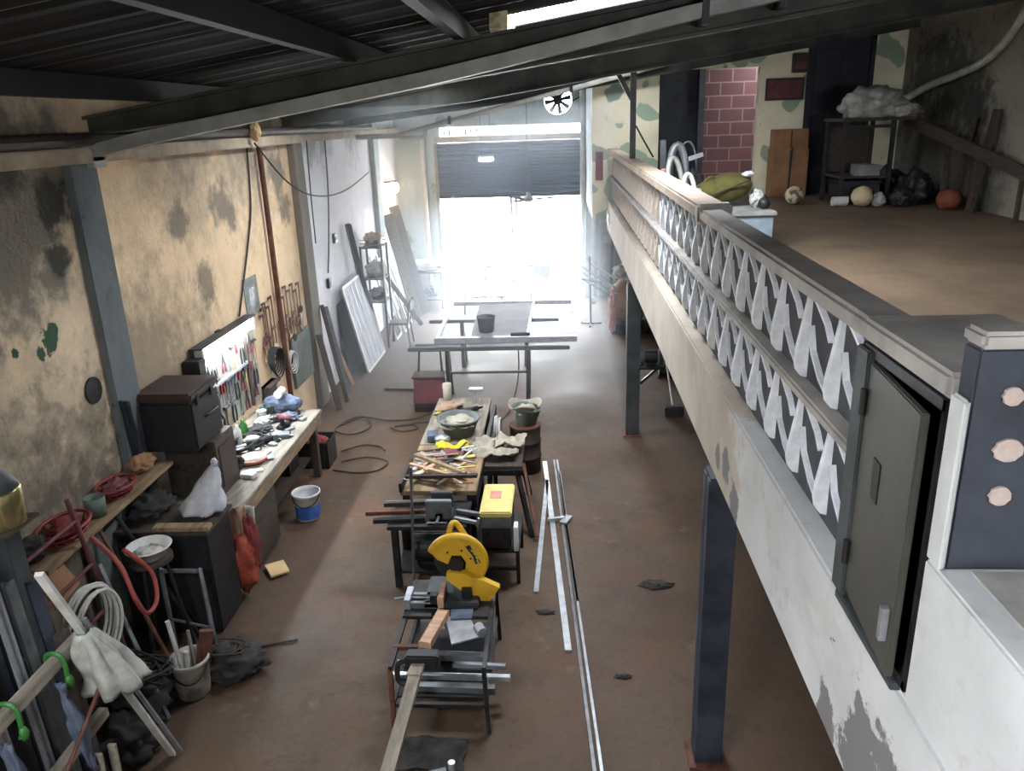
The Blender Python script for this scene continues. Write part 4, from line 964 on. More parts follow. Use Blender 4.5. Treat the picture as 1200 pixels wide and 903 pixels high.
for i, (x, y, s, mt, lab) in enumerate(((-3.25, 4.75, .25, 'dark_cloth', 'largest dark heap on the floor behind the dirty white bucket'), (-3.15, 4.35, .2, 'dark_cloth', 'dark heap on the floor under the white hose coil'), (-3.5, 5.0, .2, 'brown_pipe', 'brown dusty heap on the floor under the wall shelf'))):
    M().blob((x, y, s * .55), (s, s * .9, s * .8), .55, seed=50 + i, flat=.68).solo('scrap_heap', mt, lab, 'heap')

M().lathe([(0, 0), (.11, 0), (.11, .02), (0, .025)], (0, 0, 0), 20).solo('round_wall_plate', 'black', 'dark round plate on the left wall beside the painted pilaster', 'plate')
o = bpy.data.objects['round_wall_plate']; o.location = (-3.85, 5.92, 2.2); o.rotation_euler = (0, pi / 2, 0)

# ------------------------------------------------------------------ profile rack in the near left corner
t = T('profile_rack', (-2.75, 3.2, 0), 'wooden rack for metal profiles in the near left corner', 'rack')
M().box((-2.74, 2.4, 1.5), (-2.68, 3.64, 1.57)).build('front_rail', 'wood_grey', t, bevel=.006)
M().box((-2.74, 2.4, .95), (-2.68, 3.64, 1.01)).build('lower_rail', 'wood_grey', t, bevel=.006)
for y in (2.42, 3.5): M().box((-2.8, y, 0), (-2.74, y + .07, 1.6)).build('front_post', 'wood_dark', t, bevel=.005)
for y in (2.42, 3.5): M().box((-3.25, y, 0), (-3.19, y + .07, 2.04)).build('rear_post', 'wood_dark', t, bevel=.005)
for y in (2.42, 3.5): M().box((-3.25, y + .02, 1.35), (-2.66, y + .06, 1.42)).build('side_rail', 'wood_dark', t, bevel=.004)
M().box((-3.16, 3.6, 0), (-3.0, 3.72, 2.17)).build('corner_post', 'postgrey', t, bevel=.006)
M().box((-3.2, 3.54, 2.17), (-2.94, 3.82, 2.19)).build('top_board', 'wood_dark', t, bevel=.005)
M().box((-3.25, 2.4, .06), (-2.6, 3.7, .1)).build('foot_board', 'wood_dark', t)
for y, z, lab in ((2.98, 1.44, 'bright green clamp on the rack rail nearest the viewer'), (3.36, 1.44, 'bright green clamp on the rack rail nearest the grey rag')):
    t = T('green_clamp', (-2.6, y, z), lab, 'clamp')
    M().tube(arc([(-2.76, y, 1.5), (-2.75, y, 1.58), (-2.69, y, 1.59), (-2.66, y, 1.54), (-2.665, y, 1.42), (-2.68, y, 1.39)], 5), .013, 7).build('body', 'green', t)
    M().blob((-2.655, y, 1.42), (.022, .024, .045), .2, seed=4, sub=2).build('handle', 'green', t)
pr = None
prof_spec = [(2.5, -2.8, 2.35, .05, 'dark_steel'), (2.62, -2.95, 2.5, .06, 'post'), (2.72, -2.78, 2.2, .035, 'alu_dull'), (2.8, -3.0, 2.55, .06, 'dark_steel'), (2.9, -2.82, 2.3, .05, 'post'), (2.98, -2.76, 2.15, .03, 'alu'),
             (3.05, -2.98, 2.5, .07, 'post'), (3.14, -2.85, 2.3, .05, 'dark_steel'), (3.2, -2.76, 2.2, .03, 'alu_dull'), (3.28, -2.95, 2.4, .06, 'post'), (3.36, -2.8, 2.0, .045, 'grey_steel'), (3.44, -3.0, 1.95, .05, 'dark_steel'), (3.52, -2.8, 1.9, .05, 'post')]
names = {'dark_steel': 'dark steel', 'post': 'blue black steel', 'alu_dull': 'dull aluminium', 'alu': 'bright aluminium', 'grey_steel': 'grey steel'}
ordn = ['nearest the viewer', 'second from the viewer', 'third from the viewer', 'fourth from the viewer', 'fifth from the viewer', 'sixth from the viewer']
cnt = {}
for y, x, h, wd, mt in prof_spec:
    k = cnt.get(mt, 0); cnt[mt] = k + 1
    t = T('metal_profile', (x, y, .1), '%s profile standing in the rack, %s of its metal' % (names[mt], ordn[k]), 'profile', 'profiles standing in the rack')
    tp = (x - .1, y + .04, h)
    M().bar((x + .03, y, .1), tp, wd, .012).bar((x + .03 + .02, y - wd / 2 + .006, .1), (tp[0] + .02, tp[1] - wd / 2 + .006, h), .012, .04).bar((x + .03 + .02, y + wd / 2 - .006, .1), (tp[0] + .02, tp[1] + wd / 2 - .006, h), .012, .04).build('channel', mt, t)
offp = None
for i in range(9):
    y = 2.5 + i * .13
    if offp is None: offp = M().bar((-2.66, y, .12), (-2.655, y + .02, .94), .045, .02).solo('short_batten', 'wood_grey', 'short grey batten standing against the lower rail of the rack', 'batten', 'short battens at the rack front')
    else:
        c = dup(offp, (offp.location.x, offp.location.y + .13 * i, offp.location.z)); c.scale = (1, 1, R.uniform(.75, 1.1))
for i, (y, mt, lab) in enumerate(((2.86, 'blue_cloth', 'slate blue cloth hanging inside the rack nearest the viewer'), (3.3, 'blue_cloth', 'slate blue cloth hanging inside the rack nearest the grey rag'))):
    M().sheet(drape(-2.68, -2.64, y, .8, 1.46, 20 + i, .14), 8, 12, .012).solo('hanging_cloth', mt, lab, 'cloth', smooth=True)
t = T('brass_canister', (-3.07, 3.68, 2.19), 'shiny brass toned canister on top of the profile rack', 'canister')
M().lathe([(.0, 0), (.13, 0), (.135, .01), (.135, .2), (.13, .21), (.0, .21)], (-3.07, 3.68, 2.19), 32).build('body', 'brass', t, smooth=True)
M().lathe([(.13, 0), (.1, .06), (.05, .12), (.035, .14), (.035, .36), (0, .36)], (-3.07, 3.68, 2.4), 24).build('neck', 'postgrey', t, smooth=True)
for o in bpy.data.objects:
    if o.name.startswith('body') and o.parent == t: pass
t = T('aluminium_bar_pair', (-2.85, 4.0, 0), 'upper aluminium bar leaning under the grey rag in the near left corner', 'bar')
M().bar((-2.79, 4.32, .01), (-2.53, 3.18, 2.19), .04, .025).build('bar', 'white_plastic', t)
t = T('aluminium_bar', (-2.76, 4.0, 0), 'lower thinner aluminium bar leaning beside the one under the grey rag', 'bar')
M().bar((-2.73, 4.34, .01), (-2.56, 3.45, 1.75), .025, .015).build('bar', 'alu_dull', t)
def ragf(u, v):
    a = 2 * pi * u; k = 1 + .26 * sin(6 * a + 1.3 + 2 * v) * v ** .7 + .35 * noise.noise(Vector((cos(a) * 1.6, sin(a) * 1.6, v * 2)))
    w = (.035 + .115 * v ** .6) * k
    return (-2.585 - .02 * v + w * cos(a), 3.46 + .2 * v + w * .9 * sin(a), 1.66 - .5 * v + .05 * noise.noise(Vector((cos(a) * 2, sin(a) * 2, 3))) * v)
M().sheet(ragf, 40, 16, .008).solo('grey_rag', 'grey_cloth', 'grey white rag draped over the leaning aluminium bars', 'rag', smooth=True)
M().sheet(lambda u, v: (-3.32 + .04 * noise.noise(Vector((u * 6, v * 3, 4))), 2.3 + 1.75 * u, .05 + 2.25 * v), 20, 14, .01).solo('rack_shade_sheet', 'navy_shade_coat', 'dark navy tarpaulin added as the shade behind the profile rack', 'backing', smooth=True)  # sheet added as the dark shade behind the profiles
M().box((-3.83, 5.35, .35), (-3.79, 6.4, 1.28)).solo('grey_green_sheet', 'teal', 'grey green panel standing on edge under the far end of the wall shelf', 'sheet')
t = T('wood_pole', (-2.55, 3.3, .8), 'thin brown stick lying slanted across the rack front', 'stick')
M().cyl((-2.62, 2.9, .9), (-2.62, 3.6, 1.28), .012, n=8).build('stick', 'rust', t)

# more clutter along the left wall
M().sheet(drape(-3.83, -3.7, 6.16, 1.38, 2.02, 41, .1), 10, 14, .03).solo('dark_coat', 'navy_shade_coat', 'dark coat hanging on the left wall between the pilaster and the black case', 'coat', smooth=True)
for i, (p_, q_, r_, mt, lab) in enumerate((((-3.15, 5.62, .02), (-3.62, 5.52, 1.28), .02, 'dark_steel', 'dark pipe leaning on the wall shelf nearest the dark cabinet'), ((-3.1, 5.1, .02), (-3.56, 5.2, 1.3), .016, 'rust', 'thin rusty pipe leaning on the wall shelf behind the white tub'),
        ((-2.98, 4.66, .02), (-3.5, 5.02, 1.12), .018, 'grey_steel', 'grey pipe leaning behind the dirty white bucket'), ((-3.12, 4.08, .02), (-3.3, 4.12, 1.25), .02, 'dark_steel', 'dark pipe standing beside the white hose coil'))):
    M().cyl(p_, q_, r_, n=8).solo('leaning_pipe', mt, lab, 'pipe')
def tangle(c, w, d, h, n, r_, seed, mt, label):
    rr_ = random.Random(seed); pts = []
    for k in range(n):
        a = k * 1.9 + rr_.uniform(-.4, .4); q_ = rr_.uniform(.4, 1)
        pts.append((c[0] + w * q_ * cos(a), c[1] + d * q_ * sin(a), c[2] + h * rr_.random()))
    return M().tube(arc(pts, 5), r_, 5).solo('wire_tangle', mt, label, 'wire')
tangle((-3.1, 4.62, .42), .24, .22, .14, 26, .01, 5, 'rubber', 'tangle of black wire on the heap behind the dirty white bucket')
tangle((-2.72, 5.2, .2), .2, .16, .06, 18, .009, 6, 'cable', 'tangle of brownish wire on the heap of rags')
tangle((-3.1, 5.98, 1.03), .07, .14, .05, 12, .008, 8, 'rubber', 'tangle of black wire on the dark cabinet top beside the white bag')
crate((-3.55, 4.45, 0), .36, .5, .34, 'black', 'black crate on the floor behind the red trolley')
M().box((-2.55, 3.86, 0), (-2.3, 4.05, .07), rz=.5).solo('dark_block', 'dark_steel', 'dark metal block on the floor at the foot of the aluminium bars', 'block', bevel=.01)
# ------------------------------------------------------------------ middle of the hall
t = T('centre_bench', (-1.26, 8.35, 0), 'long narrow bench in the middle of the hall covered with scraps', 'workbench')
M().box((-1.62, 8.15, .7), (-.93, 9.72, .75)).build('rear_top', 'wood_grey', t, bevel=.006)
M().box((-1.62, 6.98, .7), (-.86, 8.15, .745)).build('front_top', 'wood', t, bevel=.006)
for x, y in ((-1.56, 7.05), (-.92, 7.05), (-1.56, 8.4), (-.98, 8.4), (-1.56, 9.62), (-.99, 9.62)):
    M().box((x - .04, y - .04, 0), (x + .04, y + .04, .7)).build('leg', 'dark_steel', t, bevel=.004)
M().box((-.9, 7.0, .56), (-.86, 9.6, .7)).build('side_rail', 'dark_steel', t)
M().box((-1.58, 7.1, .2), (-.95, 9.55, .23)).build('lower_shelf', 'wood_dark', t)
M().box((-1.62, 6.96, .745), (-1.59, 7.6, .84)).build('edge_strip', 'dark_steel', t)

t = T('mixing_basin', (-1.2, 8.45, .75), 'grey rubber mixing basin full of dry cement on the centre bench', 'basin')
M().lathe([(.15, 0), (.17, .01), (.23, .2), (.25, .2), (.25, .215), (.22, .215), (.2, .14), (0, .14)], (-1.2, 8.45, .75), 30).build('tub', 'bucket_grey', t, smooth=True)
M().blob((-1.2, 8.45, .91), (.2, .2, .035), .5, seed=3, sub=3).build('cement', 'cement', t)
M().box((-1.55, 8.2, .75), (-1.42, 8.4, .83), rz=.2).solo('dark_tin', 'blue_cloth', 'dark bluish tin box on the centre bench left of the mixing basin', 'tin', bevel=.01)
M().blob((-1.36, 8.2, .8), (.09, .08, .05), .3, seed=4, sub=2).solo('silver_foil', 'alu', 'shiny crumpled foil on the centre bench beside the mixing basin', 'foil')
t = T('impact_drill', (-1.2, 9.3, .75), 'black drill lying on the far end of the centre bench', 'drill', rz=.5); drill_parts(t, 'black')
t.rotation_euler = (radians(88), 0, .6); t.location = (-1.22, 9.3, .79)
t = T('white_clamp_tool', (-1.1, 9.55, .75), 'pale metal bracket standing at the far end of the centre bench', 'bracket')
M().box((-1.14, 9.5, .75), (-1.1, 9.6, .93)).box((-1.2, 9.5, .91), (-1.02, 9.6, .94)).build('bracket', 'alu', t, bevel=.005)
M().blob((-1.42, 9.25, .79), (.14, .2, .05), .5, seed=5, flat=.7).solo('brown_rag', 'brown_cloth', 'brown rag lying at the far left of the centre bench', 'rag')
M().blob((-1.35, 9.0, .78), (.18, .12, .045), .5, seed=7, flat=.7).solo('dark_brown_rag', 'dark_cloth', 'dark rag on the centre bench behind the mixing basin', 'rag')
M().blob((-1.52, 9.05, .77), (.05, .09, .03), .4, seed=8, sub=2).solo('yellow_scrap', 'yellow_cloth', 'small yellow scrap at the left edge of the centre bench', 'rag')
M().lathe([(.05, 0), (.055, .01), (.06, .22), (.0, .22)], (-1.5, 9.66, .75), 16).solo('pale_can', 'cement', 'pale can standing at the far left corner of the centre bench', 'can', smooth=True)
bez_sheet(M(), (-1.22, 8.02, .765), .36, .2, .06, 2, .01).solo('yellow_cloth', 'yellow_cloth', 'bright yellow cloth on the centre bench in front of the basin', 'cloth', smooth=True)
bez_sheet(M(), (-1.24, 7.8, .775), .34, .18, .06, 5, .01).solo('maroon_glove', 'maroon', 'dark reddish work glove below the yellow cloth on the centre bench', 'glove', smooth=True)
bez_sheet(M(), (-1.48, 7.72, .765), .2, .22, .05, 8, .01).solo('cream_rag', 'cement', 'cream rag on the left of the centre bench scrap heap', 'rag', smooth=True)
bez_sheet(M(), (-1.02, 7.92, .765), .16, .16, .05, 11, .008).solo('white_rag', 'grey_cloth', 'white rag at the right edge of the centre bench scrap heap', 'rag', smooth=True)
M().box((-1.22, 7.15, .748), (-.92, 7.72, .757), rz=.05).solo('cardboard_sheet', 'cardboard', 'brown cardboard sheet lying under the scraps on the centre bench', 'cardboard')
scr = {}
cols = [('wood_pale', 'pale wooden stick in the scrap heap on the centre bench', 'wooden sticks in the bench scrap heap'), ('alu_dull', 'grey metal strip in the scrap heap on the centre bench', 'metal strips in the bench scrap heap'),
        ('yellow_box', 'yellowish slat in the scrap heap on the centre bench', 'yellow slats in the bench scrap heap'), ('wood_dark', 'dark stick in the scrap heap on the centre bench', 'dark sticks in the bench scrap heap'), ('white_plastic', 'white strip in the scrap heap on the centre bench', 'white strips in the bench scrap heap')]
for i in range(46):
    mt, lab, grp = cols[i % 5]
    x, y, z = R.uniform(-1.5, -1.0), R.uniform(7.08, 7.92), .762 + .018 * (i // 7)
    if mt not in scr: scr[mt] = M().box((-.13, -.014, 0), (.13, .014, .014)).solo('scrap_stick', mt, lab, 'offcut', grp, bevel=.003)
    o = scr[mt] if i < 5 else dup(scr[mt], (0, 0, 0))
    o.location = (x, y, z); o.rotation_euler = (R.uniform(-.06, .06), R.uniform(-.05, .05), R.choice((-1, 1)) * R.uniform(.2, 1.3)); o.scale = (R.uniform(.5, 1.15), R.uniform(.7, 2.2), 1)
# long slats on the near edge
for i, (p, q, mt, lab) in enumerate((((-1.56, 7.62, .86), (-.96, 7.0, .93), 'wood', 'long brown slat lying diagonally on top of the bench scrap heap'), ((-1.58, 7.4, .85), (-1.1, 7.02, .9), 'wood_pale', 'shorter pale slat lying diagonally below the long brown one'), ((-1.55, 7.0, .9), (-.84, 6.97, .92), 'wood_dark', 'dark bar lying along the near edge of the centre bench'))):
    M().bar(p, q, .045, .025).solo('long_batten', mt, lab, 'slat', bevel=.003)

# coil on the bench side
m = M()
for k in range(6): m.ring((-.848 + .012 * k, 9.2 + .01 * (k % 2), .5 - .01 * k), .17 + .012 * (k % 3), .011, 'X', 26, 6)
m.solo('pale_cable_coil', 'hose_white', 'coil of pale cable hanging on the far right side of the centre bench', 'cable')

# small side table with grey rags
t = T('side_table', (-.72, 8.0, 0), 'small dark side table with splayed legs beside the centre bench', 'table')
M().box((-.84, 7.66, .66), (-.44, 8.34, .7)).build('top', 'wood_dark', t, bevel=.006)
M().box((-.85, 7.64, .6), (-.43, 7.7, .66)).build('front_bar', 'dark_steel', t)
for a, b in (((-.78, 7.7), (-.82, 7.55)), ((-.5, 7.7), (-.34, 7.4)), ((-.78, 8.28), (-.8, 8.4)), ((-.5, 8.28), (-.4, 8.4))):
    M().bar((a[0], a[1], .64), (b[0], b[1], 0), .045).build('leg', 'dark_steel', t)
M().bar((-.44, 7.95, .6), (-.28, 7.3, .06), .03).build('brace', 'rust', t)
bez_sheet(M(), (-.74, 8.02, .73), .5, .5, .1, 4, .012, 16).solo('crumpled_sheet', 'cement', 'crumpled greyish sheet lying on the small side table', 'sheet', smooth=True)
bez_sheet(M(), (-.58, 8.1, .79), .34, .3, .07, 9, .01, 12).solo('tan_paper', 'cement', 'tan crumpled paper on top of the greyish sheet', 'paper', smooth=True)

# drum with bucket
t = T('steel_drum', (-.47, 9.1, 0), 'small dark rusty drum on the floor beside the centre bench', 'drum')
M().lathe([(.18, 0), (.19, .01), (.19, .2), (.2, .21), (.19, .22), (.19, .4), (.2, .41), (.19, .42), (.19, .6), (.195, .61), (.18, .61), (.175, .59), (0, .59)], (-.47, 9.1, 0), 32).build('body', 'brown_pipe', t, smooth=True)
M().lathe([(.178, 0), (.196, 0), (.196, .02), (.178, .02)], (-.47, 9.1, .6), 32).build('rim', 'rust', t)
t = T('cement_bucket', (-.46, 9.1, .6), 'tilted teal grey bucket smeared with cement on top of the dark drum', 'bucket')
tl = Matrix.Rotation(radians(7), 4, 'Y')
M().lathe([(.11, 0), (.12, .01), (.165, .21), (.18, .22), (.175, .235), (.15, .22), (.11, .03), (0, .03)], (-.46, 9.1, .615), 26, tl).build('pail', 'teal', t, smooth=True)
def flap(u, v):
    a = u * 5.4
    return (-.46 + (.165 + .045 * v) * cos(a), 9.1 + (.165 + .045 * v) * sin(a), .83 + .06 * v + .03 * sin(a * 3) * v)
M().sheet(flap, 26, 4, .005).build('bag_rim', 'cement', t, smooth=True)
M().blob((-.46, 9.1, .8), (.13, .13, .06), .4, seed=6).build('cement', 'cement', t)

# yellow lidded machine on its stand
t = T('machine_stand', (-.64, 6.8, 0), 'low dark steel stand under the yellow topped machine', 'stand')
M().box((-.85, 6.5, .34), (-.42, 7.22, .37)).build('top', 'dark_steel', t, bevel=.004)
for x in (-.83, -.44):
    for y in (6.53, 7.19): M().box((x - .018, y - .018, 0), (x + .018, y + .018, .34)).build('leg', 'dark_steel', t)
for y in (6.52, 7.17): M().box((-.84, y, .14), (-.43, y + .03, .17)).build('stretcher', 'dark_steel', t)
t = T('lidded_machine', (-.63, 6.78, .37), 'yellow topped machine with black front beside the front work table', 'machine')
M().box((-.77, 6.52, .37), (-.5, 7.1, .7)).build('body', 'black', t, bevel=.015)
M().box((-.785, 6.51, .7), (-.485, 7.12, .76)).build('lid', 'yellow_box', t, bevel=.012)
M().box((-.71, 6.8, .76), (-.6, 6.95, .764)).build('lid_marking', 'pinkish', t)
M().box((-.78, 6.5, .6), (-.49, 6.52, .7)).build('front_panel', 'grey_steel', t, bevel=.005)
for x in (-.72, -.55): M().cyl((x, 6.51, .52), (x, 6.47, .52), .02, n=12).build('knob', 'dark_steel', t)
M().box((-.47, 6.48, .37), (-.43, 6.6, .62)).solo('white_panel_offcut', 'white_plastic', 'white panel offcut standing beside the yellow topped machine', 'panel', bevel=.004)

# front work table with vise
t = T('front_table', (-1.2, 6.75, 0), 'low dark steel work table in front of the centre bench', 'table')
M().box((-1.64, 6.42, .62), (-.9, 6.95, .66)).build('top', 'dark_steel', t, bevel=.006)
for x in (-1.58, -.95):
    for y in (6.47, 6.9): M().box((x - .03, y - .03, 0), (x + .03, y + .03, .62)).build('leg', 'dark_steel', t, bevel=.003)
M().box((-1.6, 6.45, .15), (-.93, 6.92, .17)).build('lower_shelf', 'dark_steel', t)
t = T('bench_vise', (-1.18, 6.62, .66), 'grey bench vise on the front work table', 'vise')
M().box((-1.27, 6.55, .66), (-1.05, 6.75, .7)).build('base', 'postgrey', t, bevel=.01)
M().box((-1.28, 6.5, .7), (-1.04, 6.56, .88)).build('fixed_jaw', 'grey_steel', t, bevel=.008)
M().box((-1.26, 6.72, .7), (-1.06, 6.78, .86)).build('moving_jaw', 'postgrey', t, bevel=.008)
M().box((-1.2, 6.5, .7), (-1.12, 6.9, .76)).build('slide', 'dark_steel', t, bevel=.005)
M().cyl((-1.16, 6.48, .73), (-1.16, 6.36, .73), .014, n=10).cyl((-1.25, 6.37, .73), (-1.07, 6.37, .73), .008, n=8).build('screw_handle', 'grey_steel', t)
for i, (z, y, x0, x1, mt, lab) in enumerate(((.68, 6.5, -1.78, -1.3, 'dark_steel', 'lowest dark bar sticking out left of the front work table'), (.73, 6.56, -1.86, -1.3, 'rust', 'rusty bar sticking out farthest left of the front work table'), (.78, 6.64, -1.7, -1.3, 'wood_dark', 'uppermost dark batten on the left of the front work table'),
        (.68, 6.85, -1.74, -1.32, 'grey_steel', 'grey bar behind the dark bars on the front work table'))):
    M().bar((x0, y, z), (x1, y + .04, z), .05, .04).solo('stock_bar', mt, lab, 'bar', bevel=.003)
M().bar((-1.02, 6.55, .68), (-.78, 6.42, .7), .03, .03).bar((-.8, 6.43, .66), (-.78, 6.42, .75), .02, .02).solo('clamp_bar', 'alu_dull', 'bright metal bar lying at the right edge of the front work table', 'bar')
M().bar((-1.02, 6.7, .68), (-.76, 6.6, .685), .04, .035).solo('angle_piece', 'grey_steel', 'grey angle piece lying behind the bright bar on the front work table', 'bar')
M().cyl((-1.42, 6.38, 0), (-1.36, 6.38, 1.28), .014, n=8).solo('upright_rod', 'grey_steel', 'thin grey rod standing upright against the front work table', 'rod')
t = T('motor_unit', (-1.25, 6.7, .17), 'dark electric motor on the lower shelf of the front work table', 'motor')
M().cyl((-1.45, 6.68, .31), (-1.12, 6.68, .31), .13, n=20).build('housing', 'black', t, smooth=False)
M().box((-1.4, 6.58, .17), (-1.17, 6.78, .2)).build('foot', 'dark_steel', t)
M().cyl((-1.12, 6.68, .31), (-1.04, 6.68, .31), .07, n=18).build('pulley', 'dirty_white', t)
M().blob((-1.05, 6.82, .24), (.1, .1, .08), .4, seed=61, flat=.8).solo('under_table_rag', 'blue_cloth', 'slate blue rag beside the motor under the front work table', 'rag')

# ------------------------------------------------------------------ chop saw on its stand
t = T('saw_stand', (-.95, 5.2, 0), 'open dark steel stand carrying the yellow chop saw', 'stand')
M().box((-1.27, 5.2, .52), (-.6, 5.72, .55)).build('plate', 'dark_steel', t, bevel=.004)
for x in (-1.25, -.58):
    for y in (4.62, 5.68):
        M().bar((x, y, .55 if y > 5 else .5), (x + (.02 if x > -1 else 0), y - (.0 if y > 5 else .04), 0), .03).build('leg', 'rust' if x < -1 and y < 5 else 'dark_steel', t)
for z in (.52, .22):
    M().bar((-1.25, 4.62, z), (-1.25, 5.68, z), .03).build('side_rail', 'dark_steel', t)
    M().bar((-.58, 4.62, z), (-.58, 5.68, z), .03).build('side_rail', 'dark_steel', t)
M().bar((-1.27, 4.86, .52), (-1.0, 4.86, .52), .035).build('cross_rail', 'rust', t)
for y in (4.62, 5.2): M().bar((-1.25, y, .21), (-.58, y, .21), .03).build('cross_rail', 'dark_steel', t)
M().box((-1.24, 4.7, .2), (-.6, 5.6, .215)).build('lower_shelf', 'dark_steel', t)
t = T('chop_saw', (-.9, 5.5, .55), 'yellow chop saw with raised round guard on the dark stand', 'saw')
M().box((-1.12, 5.3, .55), (-.68, 5.7, .6)).build('base', 'postgrey', t, bevel=.01)
M().box((-1.06, 5.28, .6), (-.98, 5.34, .68)).box((-.82, 5.36, .6), (-.74, 5.42, .68)).build('vise_fence', 'dark_steel', t, bevel=.005)
M().bar((-.9, 5.72, .58), (-.88, 5.6, .82), .1, .06).build('pivot_arm', 'dark_steel', t, bevel=.01)
gc = Vector((-.86, 5.52, .85)); gr = .215
def GP(r, a): return (gc.x + r * cos(a), gc.z + r * sin(a))
a0, a1 = radians(-38), radians(158)
poly = [GP(gr, a0 + (a1 - a0) * k / 26) for k in range(27)] + [GP(.16, radians(170)), GP(.075, radians(190)), GP(.075, radians(120)), GP(.075, radians(60)), GP(.075, radians(0)), GP(.09, radians(-50))]
M().py(poly, 5.49, 5.55).build('blade_guard', 'yellow', t, bevel=.006)
rim = [(gr + .006, k) for k in range(27)]
M().tube([(GP(gr + .004, a0 + (a1 - a0) * k / 26)[0], 5.52, GP(gr + .004, a0 + (a1 - a0) * k / 26)[1]) for k in range(27)], .034, 8).build('guard_rim', 'yellow', t, smooth=True)
M().cyl((gc.x, 5.485, gc.z), (gc.x, 5.44, gc.z), .058, n=20).build('hub', 'dark_steel', t)
M().cyl((gc.x, 5.53, gc.z), (gc.x, 5.535, gc.z), .19, n=36).build('cutting_disc', 'black', t)
lw = [(-.9, .8), (-.8, .79), (-.72, .745), (-.66, .735), (-.52, .66), (-.6, .54), (-.69, .515), (-.8, .61), (-.88, .68), (-.94, .73), (-.94, .78)]
M().py([(x + .0, z + .01) for x, z in lw], 5.41, 5.47).build('front_guard', 'yellow', t, bevel=.012)
M().py([GP(.165, radians(62)), GP(.195, radians(56)), GP(.19, radians(2)), GP(.15, radians(-4)), GP(.145, radians(25))], 5.483, 5.4905).build('label_sticker', 'black', t)
for a in (.1, .3, .52, .72): 
    q = GP(.17, a); M().box((q[0] - .014, 5.48, q[1] - .006), (q[0] + .014, 5.4835, q[1] + .006), ry=1.2 - a * .4).build('sticker_mark', 'yellow_box', t)
M().cyl((-.86, 5.56, .86), (-.84, 5.74, .88), .075, n=18).build('motor', 'black', t)
M().tube(arc([(-.93, 5.56, 1.03), (-.9, 5.58, 1.14), (-.86, 5.6, 1.14), (-.79, 5.6, 1.02)], 5), .024, 9).build('handle', 'yellow', t, smooth=True)
for a in (.35, 1.2, 2.2):
    q = GP(.12, a); M().cyl((q[0], 5.488, q[1]), (q[0], 5.48, q[1]), .008, n=8).build('bolt', 'dark_steel', t)

t = T('drill_press_vise', (-1.15, 5.45, .55), 'grey machine vise with a pale wooden jaw on the saw stand', 'vise')
M().box((-1.26, 5.3, .55), (-1.0, 5.34, .6)).box((-1.26, 5.42, .55), (-1.0, 5.46, .6)).build('rails', 'grey_steel', t, bevel=.004)
M().box((-1.27, 5.28, .55), (-1.22, 5.48, .64)).build('end_block', 'alu_dull', t, bevel=.004)
M().cyl((-1.22, 5.38, .6), (-1.02, 5.38, .6), .014, n=10).cyl((-1.36, 5.36, .6), (-1.27, 5.38, .6), .01, n=8).build('screw', 'grey_steel', t)
M().box((-1.0, 5.26, .58), (-.95, 5.48, .68)).build('wooden_jaw', 'wood_pale', t, bevel=.006)
# wood block, plank, plates, bars
M().bar((-.94, 5.18, .6), (-1.02, 4.78, .6), .085, .045).solo('wood_block', 'wood_pale', 'pale reddish wooden block lying on the long grey plank', 'block', bevel=.005)
t = T('long_plank', (-1.0, 4.3, .3), 'long grey plank running from the saw stand toward the viewer', 'plank')
M().bar((-.99, 5.1, .55), (-1.06, 4.5, .55), .1, .03).bar((-1.05, 4.62, .545), (-1.08, 3.55, .5), .085, .03).build('board', 'wood_grey', t, bevel=.004)
t = T('plank_trestle', (-1.05, 3.7, 0), 'small dark trestle holding the near end of the long plank', 'trestle')
M().box((-1.2, 3.56, .44), (-.95, 3.62, .485)).build('bar', 'dark_steel', t)
for x in (-1.18, -.97): M().bar((x, 3.59, .45), (x + (-.05 if x < -1.1 else .05), 3.59, 0), .03).build('leg', 'dark_steel', t)
t = T('dark_clamp_block', (-1.02, 4.75, .5), 'dark clamp block gripping the long plank on the saw stand', 'clamp')
M().box((-1.14, 4.62, .5), (-.9, 4.72, .62)).build('block', 'black', t, bevel=.012)
M().tube(arc([(-1.14, 4.66, .56), (-1.2, 4.66, .52), (-1.2, 4.64, .4), (-1.12, 4.64, .36)], 5), .02, 8).build('hook', 'dark_steel', t)
def plate(corners, z, mt, label, name='sheet_plate'):
    return M().pz(corners, z, z + .012).solo(name, mt, label, 'plate')
plate([(-.93, 5.2), (-.76, 5.24), (-.64, 4.95), (-.84, 4.86)], .54, 'alu_dull', 'grey sheet metal plate lying on the saw stand')
plate([(-.9, 5.27), (-.72, 5.28), (-.72, 5.16), (-.88, 5.15)], .556, 'blue_cloth', 'slate blue plate lying behind the grey sheet plate')
for i, (y, x0, x1, z, mt, r_, lab) in enumerate(((4.9, -1.32, -.42, .24, 'alu', .02, 'nearest bright aluminium bar on the lower shelf of the saw stand'), (5.04, -1.3, -1.12, .24, 'alu', .018, 'short bright bar at the left of the saw stand shelf'), (5.0, -.86, -.46, .262, 'alu_dull', .018, 'short dull bar at the right of the saw stand shelf'),
        (5.12, -1.0, -.6, .25, 'alu_dull', .03, 'thick dull bar in the middle of the saw stand shelf'), (4.78, -1.1, -.52, .235, 'grey_steel', .03, 'thick grey bar at the front of the saw stand shelf'))):
    M().bar((x0, y, z), (x1, y - .02, z), r_ * 2, r_ * 1.6).solo('shelf_bar', mt, lab, 'bar', bevel=.003)
m = M().ring((-.95, 5.02, .56), .035, .01, 'Z', 14, 6, .4, pi + 1.4); m.solo('metal_hook', 'alu', 'small bright metal hook beside the grey sheet plate', 'hook')
M().cyl((-.66, 5.06, .56), (-.62, 4.98, .56), .04, n=14).solo('metal_ring', 'alu_dull', 'short metal tube piece at the right of the grey sheet plate', 'tube')
